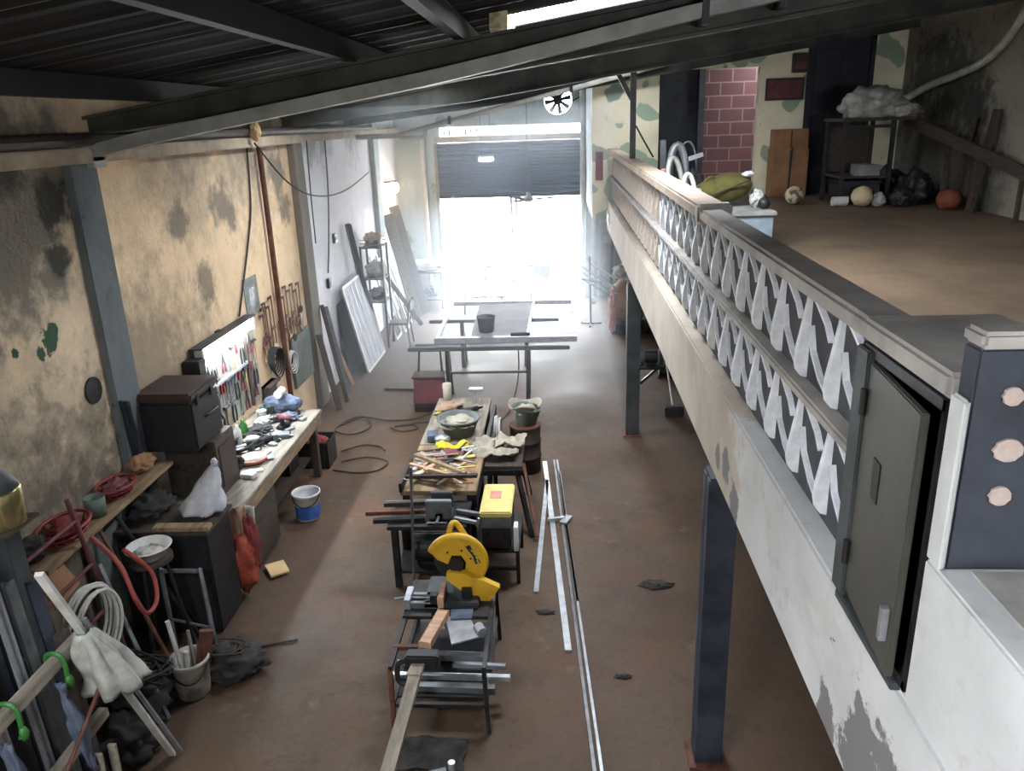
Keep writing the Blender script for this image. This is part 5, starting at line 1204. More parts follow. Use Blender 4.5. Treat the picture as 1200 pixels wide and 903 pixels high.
t = T('floor_pipe_piece', (-.8, 4.1, 0), 'short bright pipe piece standing on the floor in front of the saw stand', 'pipe')
M().cyl((-.78, 4.2, 0), (-.78, 4.2, .1), .025, n=12).build('pipe', 'alu', t)
M().bar((-1.0, 4.14, .02), (-.82, 4.2, .02), .05, .03).solo('floor_metal_strip', 'grey_steel', 'grey metal strip on the floor in front of the saw stand', 'strip')
bez_sheet(M(), (-.95, 4.35, .02), .5, .3, .03, 17, .01).solo('floor_cloth', 'dark_cloth', 'dark cloth lying flat on the floor under the long plank', 'cloth')

# ------------------------------------------------------------------ bars and bits on the floor
def floor_bar(p, q, w, mt, label, z=.012): return M().bar((p[0], p[1], z), (q[0], q[1], z), w, .022).solo('floor_bar', mt, label, 'bar')
floor_bar((-.24, 9.3), (.02, 5.5), .055, 'alu', 'broad bright aluminium bar lying on the floor beside the drum')
floor_bar((-.2, 8.75), (-.27, 6.35), .045, 'alu', 'short bright aluminium bar lying left of the broad one on the floor')
floor_bar((-.12, 9.35), (.22, 3.6), .025, 'grey_steel', 'long thin grey bar lying on the floor toward the viewer')
floor_bar((-.08, 9.35), (.27, 3.6), .022, 'alu_dull', 'long thin dull bar lying on the floor right of the grey one')
floor_bar((-.05, 9.0), (.11, 6.2), .03, 'grey_steel', 'medium grey bar lying beside the broad aluminium bar')
t = T('floor_clamp', (-.12, 7.6, 0), 'small bright clamp lying on the aluminium bars on the floor', 'clamp')
M().box((-.18, 7.7, .024), (0, 7.74, .06), rz=.2).build('bar', 'alu', t)
M().box((-.02, 7.62, .024), (.06, 7.8, .05), rz=-.4).build('jaw', 'alu_dull', t)
for i, (x, y, s, lab) in enumerate(((.86, 6.5, .14, 'dark smear of dried mud on the floor near the near post'), (-.18, 6.05, .07, 'brownish mud crumb on the floor right of the saw stand'), (.45, 5.2, .06, 'small dark mud crumb on the floor right of the long bars'))):
    M().blob((x, y, .006), (s, s * .5, .012), .6, seed=70 + i, sub=3, flat=.5).solo('mud_patch', 'dark_cloth', lab, 'mud')

def floor_cable(pts, label, r=.011):
    return M().tube(arc([(x, y, .012 + .004 * (i % 2)) for i, (x, y) in enumerate(pts)], 6), r, 6).solo('floor_cable', 'cable', label, 'cable')
floor_cable([(-3.3, 10.6), (-3.0, 11.0), (-2.8, 10.6), (-3.0, 10.3), (-3.3, 10.5), (-3.1, 11.0), (-2.6, 10.85), (-2.2, 10.9), (-1.9, 11.3)], 'black cable winding over the floor from the bench to the red hand truck')
floor_cable([(-3.0, 9.7), (-2.75, 9.9), (-2.5, 9.85), (-2.4, 9.7)], 'short black cable on the floor with its plug end toward the hall')
floor_cable([(-2.95, 9.1), (-2.6, 9.0), (-2.35, 9.1), (-2.3, 9.35), (-2.6, 9.5), (-2.9, 9.35)], 'black cable looped on the floor in front of the black crate')
floor_cable([(-2.5, 10.55), (-2.3, 10.4), (-2.1, 10.5), (-2.2, 10.65), (-2.45, 10.6), (-2.0, 10.75), (-1.7, 10.6)], 'small dark cable loop on the floor in front of the red hand truck')
M().tube(arc([(-.68, 11.9, .8), (-.7, 11.85, .3), (-.8, 11.2, .02), (-1.0, 10.5, .015), (-1.1, 10.0, .012)], 6), .012, 6).solo('hanging_power_cable', 'cable', 'black cable dropping from the frame table to the floor', 'cable')
# ------------------------------------------------------------------ far part of the hall
t = T('hand_truck', (-2.04, 11.45, 0), 'dusty maroon box cart with a tube handle beside the centre bench', 'cart')
M().box((-2.27, 11.32, .08), (-1.82, 11.62, .5)).build('box', 'maroon', t, bevel=.015)
M().box((-2.29, 11.3, .5), (-1.8, 11.64, .53)).build('lid', 'brown_pipe', t, bevel=.006)
M().tube([(-2.23, 11.6, .5), (-2.21, 11.66, .84), (-1.88, 11.66, .84), (-1.86, 11.6, .5)], .02, 8).build('handle', 'dark_steel', t)
for x in (-2.3, -1.79): M().cyl((x - .025, 11.6, .09), (x + .025, 11.6, .09), .09, n=18).build('wheel', 'rubber', t)
M().box((-2.25, 11.2, .0), (-1.84, 11.34, .08)).build('toe_plate', 'dark_steel', t)

def trestle(y, x0, x1, lx0, lx1, label):
    t = T('trestle', ((x0 + x1) / 2, y, 0), label, 'trestle', 'trestles under the aluminium frame')
    M().box((x0, y - .035, .78), (x1, y + .035, .84)).build('top_bar', 'postgrey', t, bevel=.006)
    for x in (lx0, lx1):
        for s in (-.18, .18):
            M().bar((x, y + s * .15, .79), (x + (.02 if x < -1 else -.02), y + s, 0), .06).build('leg', 'dark_steel', t)
    M().bar((lx0, y, .42), (lx1, y, .42), .035).build('stretcher', 'postgrey', t)
trestle(11.85, -2.42, .12, -1.8, -.52, 'dark long bar trestle under the near edge of the aluminium frame')
trestle(13.65, -2.36, -.05, -1.78, -.62, 'dark long bar trestle under the middle of the aluminium frame')
t = T('aluminium_workpiece', (-.9, 13.4, .84), 'large aluminium door frame lying on the two dark trestles', 'workpiece')
M().box((-2.03, 12.05, .84), (.24, 12.16, .93)).build('near_rail', 'alu_dull', t, bevel=.005)
M().box((-2.1, 14.72, .84), (.2, 14.84, .92)).build('far_rail', 'alu_dull', t, bevel=.005)
M().bar((-2.0, 12.16, .88), (-2.08, 14.72, .88), .05, .06).build('stile', 'alu', t)
M().bar((-.56, 12.16, .88), (-.52, 14.72, .88), .035, .05).build('stile', 'alu_dull', t)
M().bar((.2, 14.72, .88), (.19, 13.9, .88), .03, .04).build('stile', 'alu', t)
M().pz([(-1.46, 12.17), (-.58, 12.17), (-.54, 14.7), (-1.56, 14.7)], .868, .885).build('panel', 'panel_grey', t)
t = T('black_bucket', (-1.24, 12.6, .885), 'black bucket standing on the grey panel of the aluminium frame', 'bucket')
M().lathe([(.11, 0), (.12, .01), (.15, .24), (.16, .245), (.16, .26), (.14, .25), (.112, .03), (0, .03)], (-1.24, 12.6, .885), 26).build('pail', 'black', t, smooth=True)
M().lathe([(.0, 0), (.09, 0), (.1, .1), (0, .1)], (-1.22, 12.6, .92), 16).build('tin_inside', 'alu_dull', t)
t = T('frame_grinder', (-.65, 12.1, .93), 'dark power tool lying on the near rail of the aluminium frame', 'grinder', rz=.1)
M().cyl((-.16, 0, .035), (.1, 0, .035), .028, .034, 12).build('body', 'black', t, world=False)
M().cyl((.12, 0, .01), (.12, 0, .06), .03, n=10).build('head', 'dark_steel', t, world=False)

# workhorse and low bench near the street door
t = T('sawhorse', (-1.28, 18.5, 0), 'grey steel sawhorse standing in the bright street door', 'sawhorse')
M().box((-1.86, 18.46, .88), (-.62, 18.54, .94)).build('top_bar', 'dark_steel', t, bevel=.004)
for x in (-1.8, -.72):
    for s in (-.16, .16): M().bar((x, 18.5, .88), (x, 18.5 + s, 0), .05).build('leg', 'dark_steel', t)
    M().bar((x, 18.5, .55), (x + (.28 if x < -1 else -.28), 18.5, .88), .025).build('corner_brace', 'postgrey', t)
M().bar((-1.8, 18.5, .45), (-.72, 18.5, .45), .02).build('stretcher', 'postgrey', t)
def ch(u, v):
    a = (u - .5) * 2
    return (-.66 + .42 * v + .03 * noise.noise(Vector((u * 4, v * 4, 2))), 18.5 + .1 * a + .02 * noise.noise(Vector((u * 5, v * 5, 7))), .97 - .36 * abs(a) * (.5 + .6 * v) - .03 * v)
M().sheet(ch, 12, 10, .01).solo('dark_cloth', 'blue_cloth', 'slate blue cloth hanging on the right end of the sawhorse', 'cloth', smooth=True)
t = T('low_bench', (-1.85, 17.6, 0), 'low narrow bench in front of the sawhorse', 'bench')
M().box((-2.5, 17.5, .38), (-1.15, 17.7, .42)).build('top', 'dark_steel', t, bevel=.004)
for x in (-2.2, -1.35): M().box((x - .025, 17.52, 0), (x + .025, 17.57, .38)).box((x - .025, 17.63, 0), (x + .025, 17.68, .38)).build('leg_pair', 'dark_steel', t)
M().bar((-1.95, 17.45, .44), (-1.4, 17.62, .44), .04, .03).solo('metal_bar', 'alu_dull', 'dull bar lying slanted on the low bench', 'bar')
M().bar((-2.9, 14.95, .02), (-.05, 15.15, .02), .06, .04).solo('floor_rail', 'dark_steel', 'long dark rail lying across the floor behind the aluminium frame', 'rail')
M().bar((-2.95, 12.3, .015), (-1.95, 12.2, .015), .05, .03).solo('floor_rail', 'wood_dark', 'dark batten lying on the floor left of the aluminium frame', 'rail')

# left wall, far half
t = T('door_panel', (-3.55, 13.95, 0), 'white aluminium door panel leaning on the left wall', 'panel')
q = [(-3.46, 13.2, .02), (-3.46, 14.55, .02), (-3.76, 14.45, 1.55), (-3.76, 13.1, 1.55)]
nx = Vector((1.53, 0, .3)).normalized() * .035
m = M(); A = [m.bm.verts.new(Vector(p)) for p in q]; B = [m.bm.verts.new(Vector(p) + nx) for p in q]
m.bm.faces.new(A[::-1]); m.bm.faces.new(B)
for k in range(4): m.bm.faces.new((A[k], A[(k + 1) % 4], B[(k + 1) % 4], B[k]))
m.build('leaf', 'leaf_grey', t)
m = M()
for k in range(4):
    a, b = Vector(q[k]) + nx, Vector(q[(k + 1) % 4]) + nx
    m.bar(a, b, .045, .02, up=(1, 0, .2))
m.build('frame', 'white_plastic', t)
m = M()
for k in range(1, 5):
    f = k / 5
    m.bar(Vector(q[0]).lerp(Vector(q[1]), f) + nx, Vector(q[3]).lerp(Vector(q[2]), f) + nx, .02, .012, up=(1, 0, .2))
m.build('ribs', 'alu_dull', t)
m = M(); m.py([(-3.84, .0), (-3.7, .0), (-3.82, 1.3)], 13.0, 14.3)
m.solo('black_board', 'black', 'black board between the white door panel and the left wall', 'board')
def lean(name, p, q, w, h, mt, label, cat='plank', up=(1, -1.1, .2)):
    return M().bar(p, q, w, h, up=up).solo(name, mt, label, cat, bevel=.004)
lean('dark_tube', (-3.6, 14.75, .03), (-3.76, 14.0, 2.52), .08, .08, 'dark_steel', 'tall dark tube leaning on the left wall beside the white panel', 'tube')
lean('dark_tube', (-3.52, 14.7, .03), (-3.72, 14.25, 1.75), .1, .06, 'postgrey', 'shorter thick dark tube leaning on the left wall beside the white panel', 'tube')
lean('leaning_plank', (-3.24, 17.2, .03), (-3.7, 17.05, 2.35), .26, .04, 'wood_grey', 'broad pale plank leaning on the left wall near the street door')
lean('leaning_plank', (-3.12, 17.6, .03), (-3.7, 17.75, 2.45), .24, .04, 'wood_dark', 'tall dark plank leaning on the left wall nearest the street door')
lean('leaning_plank', (-3.3, 18.1, .03), (-3.74, 18.1, 2.2), .2, .03, 'wood_grey', 'narrow pale plank leaning on the left wall behind the dark plank')
lean('leaning_plank', (-3.05, 16.6, .03), (-3.72, 15.7, 1.55), .07, .05, 'dark_steel', 'short dark bar leaning crosswise in front of the pale planks', 'bar')
for i, (y, w) in enumerate(((15.4, .0), (16.0, .06), (16.45, .03))):
    t = T('window_frame', (-3.5, y, 0), ['white window frame leaning nearest the stool', 'white window frame leaning in the middle behind the stool', 'white window frame leaning nearest the pale planks'][i], 'frame', 'white frames leaning on the left wall')
    p0, p1, p2, p3 = Vector((-3.36 + w, y, .02)), Vector((-3.36 + w, y + .5, .02)), Vector((-3.74, y + .42, 1.7 - .15 * i)), Vector((-3.74, y - .08, 1.7 - .15 * i))
    for a, b in ((p0, p1), (p1, p2), (p2, p3), (p3, p0)): M().bar(a, b, .045, .03, up=(1, 0, .3)).build('frame_bar', 'white_plastic', t)
    M().bar(p0.lerp(p3, .5), p1.lerp(p2, .5), .03, .03, up=(1, 0, .3)).build('cross_bar', 'white_plastic', t)
t = T('metal_rack', (-3.6, 15.1, 0), 'tall metal rack with bundles standing on the left wall behind the stool', 'rack')
RX0, RX1, RY0, RY1 = -3.8, -3.4, 14.85, 15.35
for x in (RX0, RX1):
    for y in (RY0, RY1): M().box((x - .02, y - .02, 0), (x + .02, y + .02, 2.0)).build('post', 'dark_steel', t)
for z in (.9, 1.35, 1.95): M().box((RX0, RY0, z), (RX1, RY1, z + .025)).build('shelf', 'postgrey', t)
m = M()
for z in (2.05, 2.12): m.bar((RX0, RY0, z), (RX1, RY0, z), .015).bar((RX1, RY0, z), (RX1, RY1, z), .015).bar((RX0, RY1, z), (RX1, RY1, z), .015)
m.build('basket_rim', 'grey_steel', t)
for i, (z, mt, s, lab) in enumerate(((1.975, 'brown_cloth', .17, 'brownish bundle on top of the tall metal rack'), (1.375, 'grey_cloth', .2, 'pale bundle on the middle shelf of the tall metal rack'), (.925, 'dark_cloth', .16, 'dark bundle on the lowest shelf of the tall metal rack'))):
    M().blob((-3.6, 15.1, z + s * .72), (s * .95, s * 1.1, s * .8), .3, seed=80 + i, flat=.88).solo('rack_bundle', mt, lab, 'bundle')
t = T('stool', (-3.45, 14.45, 0), 'dark four legged chair in front of the metal rack by the left wall', 'chair')
SXC, SYC = -3.2, 15.1
M().box((SXC - .2, SYC - .2, .44), (SXC + .2, SYC + .2, .48)).build('seat', 'postgrey', t, bevel=.012)
for a in (-.17, .17):
    for b in (-.17, .17): M().bar((SXC + a, SYC + b, .44), (SXC + a * 1.25, SYC + b * 1.25, 0), .03).build('leg', 'dark_steel', t)
for b in (-.17, .17): M().bar((SXC + .18, SYC + b, .48), (SXC + .26, SYC + b, .92), .025).build('back_post', 'dark_steel', t)
M().box((SXC + .2, SYC - .19, .7), (SXC + .26, SYC + .19, .88)).build('backrest', 'postgrey', t, bevel=.008)
t.location = (SXC, SYC, 0)
for c in t.children:
    for v in c.data.vertices: v.co += Vector((-3.45 - SXC, 14.45 - SYC, 0))
t = T('shelf_table', (-3.15, 18.55, 0), 'open steel table with a low shelf beside the street door', 'table')
for x in (-3.5, -2.8):
    for y in (18.2, 18.95): M().box((x - .018, y - .018, 0), (x + .018, y + .018, .86)).build('leg', 'grey_steel', t)
M().box((-3.53, 18.17, .84), (-2.77, 18.98, .87)).build('top', 'grey_steel', t)
M().box((-3.5, 18.2, .2), (-2.8, 18.95, .22)).build('lower_shelf', 'postgrey', t)
M().blob((-3.15, 18.55, .98), (.36, .34, .14), .35, seed=91, flat=.78).solo('white_bundle', 'white_cloth', 'white plastic bundle on the steel table beside the street door', 'bundle')
M().blob((-3.1, 18.6, .34), (.18, .18, .13), .3, seed=93, flat=.9).solo('grey_bundle', 'blue_cloth', 'slate grey bundle on the low shelf of the steel table', 'bundle')
lean('leaning_strip', (-3.55, 12.55, .02), (-3.78, 12.2, 1.15), .05, .03, 'wood_pale', 'pale strip leaning on the wall in the corner of the bare pilaster', 'strip')
lean('leaning_strip', (-3.5, 12.05, .02), (-3.7, 11.95, 1.5), .08, .03, 'grey_steel', 'grey board leaning against the bare concrete pilaster', 'board')
lean('leaning_strip', (-3.45, 11.3, .02), (-3.68, 11.4, 1.2), .09, .03, 'wood_dark', 'dark board leaning against the near side of the bare pilaster', 'board')
lean('leaning_strip', (-3.42, 11.65, .02), (-3.66, 11.65, 1.6), .06, .03, 'wood_dark', 'dark narrow board leaning on the face of the bare pilaster', 'board')
for i, (y, z) in enumerate(((12.7, 1.65), (13.3, 2.3))):
    t = T('wall_socket', (-3.85, y, z), ['dark switch box low on the pale wall past the bare pilaster', 'small dark switch box high on the pale wall past the bare pilaster'][i], 'switch')
    M().box((-3.85, y - .06, z), (-3.8, y + .06, z + .16)).build('box', 'dark_steel', t, bevel=.008)
    M().box((-3.8, y - .02, z + .05), (-3.79, y + .02, z + .11)).build('switch', 'black', t)

# right side under the upper floor, far end
t = T('covered_machine', (1.35, 15.95, 0), 'brown covered machine under the upper floor near the street door', 'machine')
M().box((1.0, 15.6, .0), (1.75, 16.3, .2)).build('base', 'black', t, bevel=.02)
M().blob((1.38, 15.95, .62), (.42, .4, .5), .18, seed=95, flat=.84).build('cover', 'brown_cloth', t, smooth=True)
for x in (1.05, 1.7): M().cyl((x - .04, 15.62, .1), (x + .04, 15.62, .1), .1, n=16).build('wheel', 'rubber', t)
M().blob((1.02, 15.55, .5), (.07, .08, .4), .5, seed=97).solo('patterned_cloth', 'pinkish', 'pinkish cloth hanging on the left edge of the brown covered machine', 'cloth')
M().blob((1.4, 15.95, 1.2), (.3, .28, .16), .45, seed=99, flat=.9).solo('machine_bundle', 'grey_cloth', 'pale bundle on top of the brown covered machine', 'bundle')
t = T('bar_stand', (.62, 16.4, 0), 'thin dark floor stand holding slanting bars near the street door', 'stand')
M().cyl((.62, 16.4, .02), (.6, 16.4, 1.45), .022, n=10).build('pole', 'dark_steel', t)
for a in (.4, 2.5, 4.6): M().bar((.62, 16.4, .03), (.62 + .24 * cos(a), 16.4 + .24 * sin(a), .015), .04, .03).build('foot', 'dark_steel', t)
M().bar((.4, 16.35, 1.0), (.85, 16.35, .9), .03).build('arm', 'dark_steel', t)
for i, (p, q) in enumerate((((.36, 16.9, 1.22), (1.05, 15.5, .98)), ((.4, 16.7, 1.1), (1.1, 15.4, .86)), ((.45, 17.0, 1.32), (1.12, 15.7, 1.1)), ((.38, 16.6, 1.02), (.98, 15.5, .78)))):
    M().bar(p, q, .04, .03).solo('slanting_bar', 'grey_steel', ['uppermost but one slanting grey bar on the floor stand', 'third slanting grey bar from the top on the floor stand', 'topmost slanting grey bar on the floor stand', 'lowest slanting grey bar on the floor stand'][i], 'bar')
for i, (x, h, mt) in enumerate(((.72, 2.2, 'alu'), (.82, 1.9, 'grey_steel'), (.95, 2.1, 'alu_dull'), (1.2, 1.7, 'grey_steel'))):
    lean('upright_profile', (x, 18.9, .02), (x + .05, 19.14, h), .06, .04, mt, ['tall bright profile leaning right of the street door', 'short grey profile leaning second from the street door', 'dull profile leaning third from the street door', 'grey profile leaning farthest right of the street door'][i], 'profile', (0, 1, 0))
t = T('lit_wall_patch', (1.5, 19.05, .9), 'white panel standing in for the lit front wall right of the street door', 'board')
M().box((.95, 19.14, 1.3), (1.5, 19.2, 2.0)).build('board', 'white_plastic', t, bevel=.006)  # panel added as the bright, lit stretch of front wall
M().lathe([(0, 0), (.06, 0), (.075, .03), (.07, .16), (0, .16)], (.75, 18.4, .0), 18).solo('teal_tin', 'teal', 'dull teal tin on the floor right of the street door', 'tin', smooth=True)

t = T('bench_grinder', (1.16, 10.2, .98), 'dark bench grinder on a bracket at the weathered grey post', 'grinder')
M().box((1.02, 10.1, .98), (1.36, 10.34, 1.01)).build('plate', 'dark_steel', t)
M().bar((1.05, 10.22, .75), (1.3, 10.22, .98), .035).build('bracket_arm', 'dark_steel', t)
M().cyl((1.1, 10.2, 1.13), (1.27, 10.2, 1.13), .085, n=18).build('motor', 'black', t)
for x in (1.06, 1.31): M().cyl((x - .02, 10.2, 1.13), (x + .02, 10.2, 1.13), .11, n=22).build('wheel', 'postgrey', t)
M().box((1.12, 10.14, 1.01), (1.25, 10.26, 1.06)).build('foot', 'dark_steel', t)
t = T('broom', (1.6, 11.5, 0), 'broom with a pale stick leaning behind the weathered grey post', 'broom')
M().cyl((1.62, 11.0, .1), (1.62, 13.0, 1.05), .014, n=8).build('stick', 'hose_white', t)
M().box((1.48, 10.86, 0), (1.76, 10.98, .16)).build('head', 'dark_cloth', t, bevel=.02)
t = T('work_light_base', (1.75, 12.8, 0), 'small dark pump on the floor behind the weathered grey post', 'pump')
M().cyl((1.62, 12.8, .12), (1.92, 12.8, .12), .1, n=16).build('body', 'black', t)
M().box((1.6, 12.7, 0), (1.94, 12.9, .03)).build('foot', 'dark_steel', t)

# ------------------------------------------------------------------ upper floor
t = T('blue_block', (1.8, 9.85, ZM), 'blue grey masonry block on the upper floor behind the balustrade', 'block')
M().box((1.22, 9.25, ZM), (2.42, 10.5, 3.06)).build('body', 'blue_block', t, bevel=.012)
M().box((1.2, 9.22, 3.06), (2.45, 10.52, 3.11)).build('slab', 'concrete', t, bevel=.01)
def bagshape(u, v):
    a = u * 2 * pi; p = sin(v * pi) ** .45; k = 1 + .1 * noise.noise(Vector((cos(a) * 1.5, sin(a) * 1.5, v * 4)))
    return (1.58 + .72 * v, 9.85 + .17 * cos(a) * p * k, 3.27 + .1 * v + (.15 + .05 * v) * sin(a) * p * k)
t = T('olive_bag', (1.94, 9.85, 3.11), 'olive green canvas bag lying on the blue grey block', 'bag')
M().sheet(bagshape, 20, 16, .004).build('bag_body', 'olive', t, smooth=True)
M().blob((2.22, 9.78, 3.49), (.07, .05, .035), .4, seed=3, sub=2).blob((1.62, 9.74, 3.32), (.06, .05, .03), .4, seed=4, sub=2).build('white_lining', 'white_cloth', t)
M().ring((1.8, 9.78, 3.4), .07, .012, 'Y', 16, 6, 0, pi).build('strap', 'olive', t)
M().bar((1.68, 9.66, 3.22), (2.2, 9.66, 3.42), .03, .008).build('seam', 'dark_cloth', t)
for i, (x, y, z, s, mt, lab) in enumerate(((2.36, 9.5, 3.11, .07, 'black', 'black ball shaped thing on the blue block beside the olive bag'), (2.32, 9.68, 3.11, .08, 'grey_cloth', 'pale crumpled thing on the blue block beside the olive bag'), (2.41, 9.8, 3.11, .07, 'dark_cloth', 'dark crumpled thing at the right end of the blue block'))):
    M().blob((x, y, z + s * (.9 if i != 1 else 1.2)), (s, s, s * (1 if i != 1 else 1.4)), .3 if i else .08, seed=110 + i, flat=.9).solo('odd_lump', mt, lab, 'lump')
def hoop(c, w, h, r_, mt, label, tilt=0.0, yaw=0.0):
    pts = []
    for k in range(15):
        a = pi * k / 14
        pts.append((w * cos(a), 0, h * .55 + h * .45 * sin(a)))
    pts = [(w, 0, 0)] + pts + [(-w, 0, h * .1)]
    mm = Matrix.Translation(c) @ Matrix.Rotation(yaw, 4, 'Z') @ Matrix.Rotation(tilt, 4, 'X')
    return M().tube([mm @ Vector(p) for p in pts], r_, 8).solo('bent_tube', mt, label, 'tube', smooth=True)
hoop((1.5, 9.35, 3.12), .075, .42, .028, 'hose_white', 'pale bent tube nearest the olive bag', -.2, .5)
hoop((1.38, 9.55, 3.12), .09, .6, .03, 'chord', 'grey bent tube in the middle of the scrap bundle', -.25, .4)
hoop((1.42, 9.85, 3.12), .1, .72, .045, 'grey_steel', 'thick grey bent tube in the scrap bundle', -.1, .2)
hoop((1.26, 9.7, 3.12), .06, .45, .025, 'pinkish', 'pinkish bent tube at the left of the scrap bundle', -.2, .3)
hoop((1.55, 10.2, 3.12), .12, .75, .012, 'grey_steel', 'thin wire hoop at the back of the scrap bundle', .1, .1)
t = T('leaning_boards', (1.28, 10.0, 3.11), 'dark narrow boards standing at the left of the scrap bundle', 'boards')
M().bar((1.26, 9.95, 3.11), (1.24, 9.98, 3.9), .07, .02, up=(0, 1, 0)).build('tall_board', 'postgrey', t)
M().bar((1.34, 9.98, 3.11), (1.33, 10.0, 3.78), .05, .02, up=(0, 1, 0)).build('short_board', 'dark_steel', t)
M().tube([(1.66, 9.9, 3.11), (1.38, 10.05, 3.8)], .012, 6).solo('thin_rod', 'grey_steel', 'thin straight rod slanting out of the scrap bundle', 'rod')
M().bar((1.5, 9.95, 3.66), (1.72, 9.98, 3.72), .02, .05).solo('flat_bar', 'alu_dull', 'short flat bar sticking out right of the scrap bundle', 'bar')
o = bpy.data.objects['flat_bar']
M().tube(arc([(1.5, 9.95, 3.12), (1.47, 9.95, 3.4), (1.5, 9.95, 3.66)], 4), .012, 6).build('stem', 'grey_steel', o)
M().blob((1.6, 10.15, 3.3), (.16, .14, .24), .45, seed=120, flat=.8).solo('dark_scrap', 'dark_cloth', 'dark tangled scrap at the back of the bent tubes', 'scrap')

def cbox(x0, y0, z0, x1, y1, z1, label, tape=True):
    t = T('cardboard_box', ((x0 + x1) / 2, (y0 + y1) / 2, z0), label, 'box')
    M().box((x0, y0, z0), (x1, y1, z1)).build('carton', 'cardboard', t, bevel=.006)
    M().box((x0 + (x1 - x0) * .48, y0 - .004, z0 + .02), (x0 + (x1 - x0) * .52, y0, z1 - .02)).build('seam', 'wood_dark', t)
    return t
cbox(3.86, 15.15, ZM, 4.5, 15.5, 3.52, 'lower brown cardboard box by the dark door of the upper floor')
cbox(3.88, 15.17, 3.52, 4.48, 15.5, 3.86, 'upper brown cardboard box stacked by the dark door of the upper floor')
M().cyl((4.16, 15.08, ZM), (4.2, 15.13, 3.55), .015, n=8).solo('thin_stick', 'dark_steel', 'thin dark stick leaning on the cardboard boxes', 'stick')
t = T('wall_plaque', (4.1, 15.55, 4.36), 'dark brown board on the wall above the cardboard boxes', 'board')
M().box((3.76, 15.55, 4.36), (4.44, 15.6, 4.74)).build('board', 'brown_pipe', t, bevel=.006)
M().box((3.8, 15.54, 4.4), (4.4, 15.55, 4.7)).build('face', 'maroon', t)
t = T('meter_box', (4.4, 15.5, 4.8), 'dark reddish meter box on the wall beside the dark door', 'box')
M().box((4.2, 15.5, 4.82), (4.48, 15.6, 5.15)).build('casing', 'brown_pipe', t, bevel=.01)
M().box((4.25, 15.48, 4.88), (4.43, 15.5, 5.0)).build('cover', 'maroon', t)

def ball(c, r_, mt, label, name='ball', fl=0.0):
    return M().blob(c, (r_, r_, r_ * (1 - fl)), .02 if fl == 0 else .08, sub=4, seed=5).solo(name, mt, label, 'ball', smooth=True)
ball((3.93, 13.84, ZM + .15), .15, 'football', 'scuffed patterned football on the upper floor in front of the cardboard boxes')
ball((4.83, 13.25, ZM + .16), .165, 'pale_ball', 'pale cream ball on the upper floor beside the white cylinder', fl=.03)
ball((5.83, 12.49, ZM + .155), .17, 'ball_orange', 'orange ball on the upper floor under the slanting board', fl=.06)
M().cyl((4.42, 13.42, ZM + .075), (4.66, 13.42, ZM + .075), .075, n=18).solo('white_cylinder', 'white_plastic', 'white cylinder lying beside the pale cream ball', 'cylinder', bevel=.008)
M().blob((5.08, 13.2, ZM + .1), (.1, .1, .11), .3, seed=130, flat=.88).solo('pale_lump', 'grey_cloth', 'pale lump on the floor right of the pale cream ball', 'lump')
t = T('tall_rack', (5.0, 13.9, ZM), 'tall dark steel rack on the upper floor behind the pale ball', 'rack')
for x in (4.56, 5.3):
    for y in (13.5, 14.4): M().box((x - .03, y - .03, ZM), (x + .03, y + .03, 3.98)).build('post', 'dark_steel', t)
M().box((4.5, 13.44, 3.98), (5.62, 14.46, 4.03)).build('top', 'wood_dark', t, bevel=.006)
M().box((4.56, 13.5, 3.1), (5.3, 14.4, 3.13)).build('shelf', 'wood_dark', t)
M().box((4.6, 14.36, 3.16), (5.26, 14.38, 3.9)).build('back_board', 'wood_dark', t)
M().bar((4.56, 13.5, 3.9), (5.3, 13.5, 3.9), .05).build('front_rail', 'dark_steel', t)
M().pz([(4.8, 13.6), (5.2, 13.6), (5.15, 14.1), (4.9, 14.1)], 3.132, 3.3).solo('grey_carton', 'concrete', 'greyish carton on the shelf of the tall dark rack', 'carton')
M().blob((5.08, 13.9, 4.22), (.46, .4, .3), .3, seed=133, flat=.64).solo('covered_heap', 'grey_cloth', 'greyish cloth covered heap on top of the tall dark rack', 'heap')
M().blob((5.5, 13.6, 4.12), (.24, .14, .12), .3, seed=135, flat=.75).solo('grey_sack', 'dirty_white', 'smaller pale sack at the right end of the tall rack top', 'sack')
for i, (x, y, s, lab) in enumerate(((5.75, 13.5, .32, 'largest dark sack on the floor right of the tall dark rack'), (5.4, 13.1, .2, 'small dark sack between the rack and the orange ball'), (6.0, 12.95, .18, 'dark sack against the right wall behind the orange ball'), (5.6, 14.3, .34, 'tall dark sack behind the largest one right of the rack'))):
    M().blob((x, y, ZM + s * .66), (s * .8 if i != 2 else s * .7, s * .8, s * .9), .35, seed=140 + i, flat=.72).solo('dark_sack', 'black', lab, 'sack')
t = T('black_chest', (4.93, 13.95, ZM), 'black chest standing inside the foot of the tall dark rack', 'chest')
M().box((4.62, 13.62, ZM), (5.24, 14.3, 3.0)).build('body', 'black', t, bevel=.02)
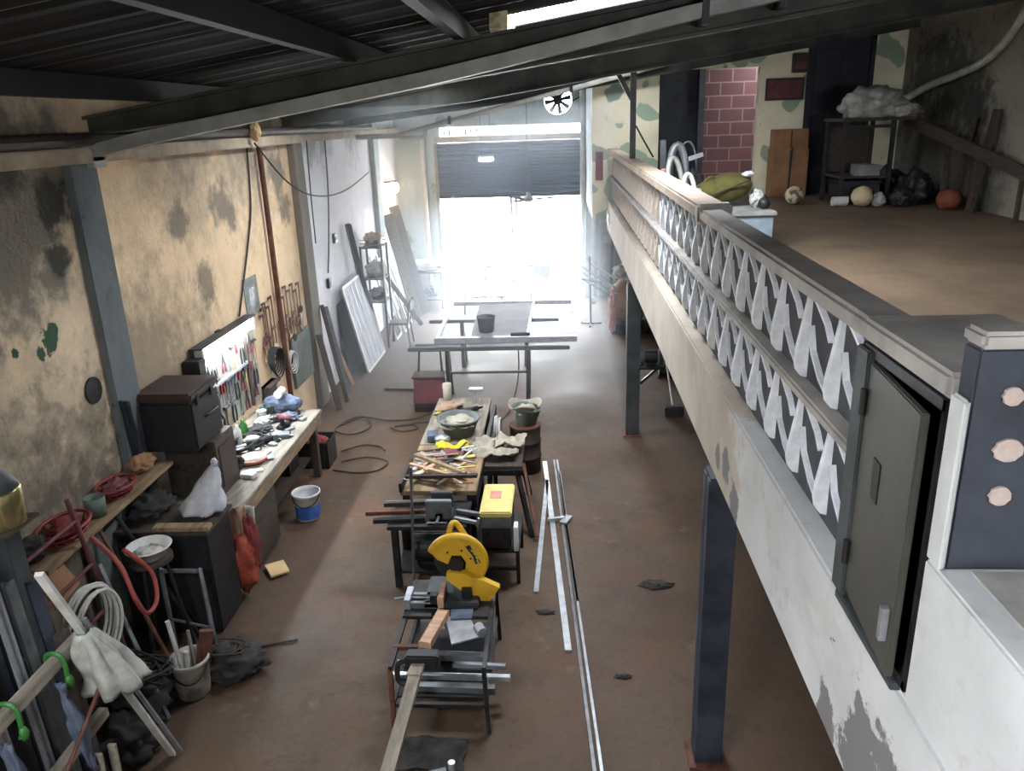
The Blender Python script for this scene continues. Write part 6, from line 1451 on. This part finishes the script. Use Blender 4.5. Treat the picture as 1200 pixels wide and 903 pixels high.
M().box((4.61, 13.61, 3.0), (5.25, 14.31, 3.05)).build('lid', 'black', t, bevel=.01)
t = T('slanting_board', (5.9, 12.2, ZM), 'long brown board slanting down from the tall rack to the right wall', 'board')
M().bar((5.62, 13.9, 4.0), (6.05, 10.4, 3.2), .05, .16).build('board', 'wood_dark', t, bevel=.005)
for y, x, z in ((10.9, 5.98, 3.25), (12.6, 5.77, 3.62)): M().bar((x, y, ZM), (x, y, z), .05).build('support', 'wood_dark', t)
lean('wall_plank', (5.95, 12.1, ZM + .02), (6.12, 12.05, 4.1), .14, .04, 'wood_dark', 'broad dark plank leaning on the right wall of the upper floor', 'plank', (1, 0, .1))
lean('wall_plank', (5.98, 12.75, ZM + .02), (6.15, 12.7, 4.0), .08, .04, 'wood_dark', 'narrow dark plank leaning on the right wall of the upper floor', 'plank', (1, 0, .1))
t = T('wall_hose', (6.1, 13.5, 4.3), 'thick white hose running up the right wall of the upper floor', 'hose')
M().tube(arc([(6.02, 15.0, 4.3), (6.08, 14.2, 4.5), (6.12, 13.4, 4.62), (6.12, 12.7, 4.74), (6.13, 12.2, 4.95), (6.13, 11.7, 5.35), (6.13, 11.4, 5.6)], 6), .06, 10).build('hose', 'hose_white', t, smooth=True)
M().cyl((6.0, 15.05, 4.28), (6.03, 14.95, 4.31), .075, n=14).build('end_ring', 'white_plastic', t)

# ------------------------------------------------------------------ haze volume imitating the glare veil round the street door
def haze():
    t = bpy.data.materials.new('glare_veil_haze'); t.use_nodes = True
    nt = t.node_tree; nt.nodes.remove(nt.nodes['Principled BSDF'])
    v = nt.nodes.new('ShaderNodeVolumeScatter'); v.inputs['Color'].default_value = (.8, .9, 1, 1)
    v.inputs['Density'].default_value = .055; v.inputs['Anisotropy'].default_value = .6
    nt.links.new(v.outputs[0], nt.nodes['Material Output'].inputs['Volume'])
    MAT['haze'] = t
    o = M().box((-3.84, 10, .01), (.86, 19.1, 4.4)).build('haze', 'haze')
    tag(o, 'thin bright haze imitating the glare veil towards the street door', 'haze'); o['kind'] = 'stuff'
haze()
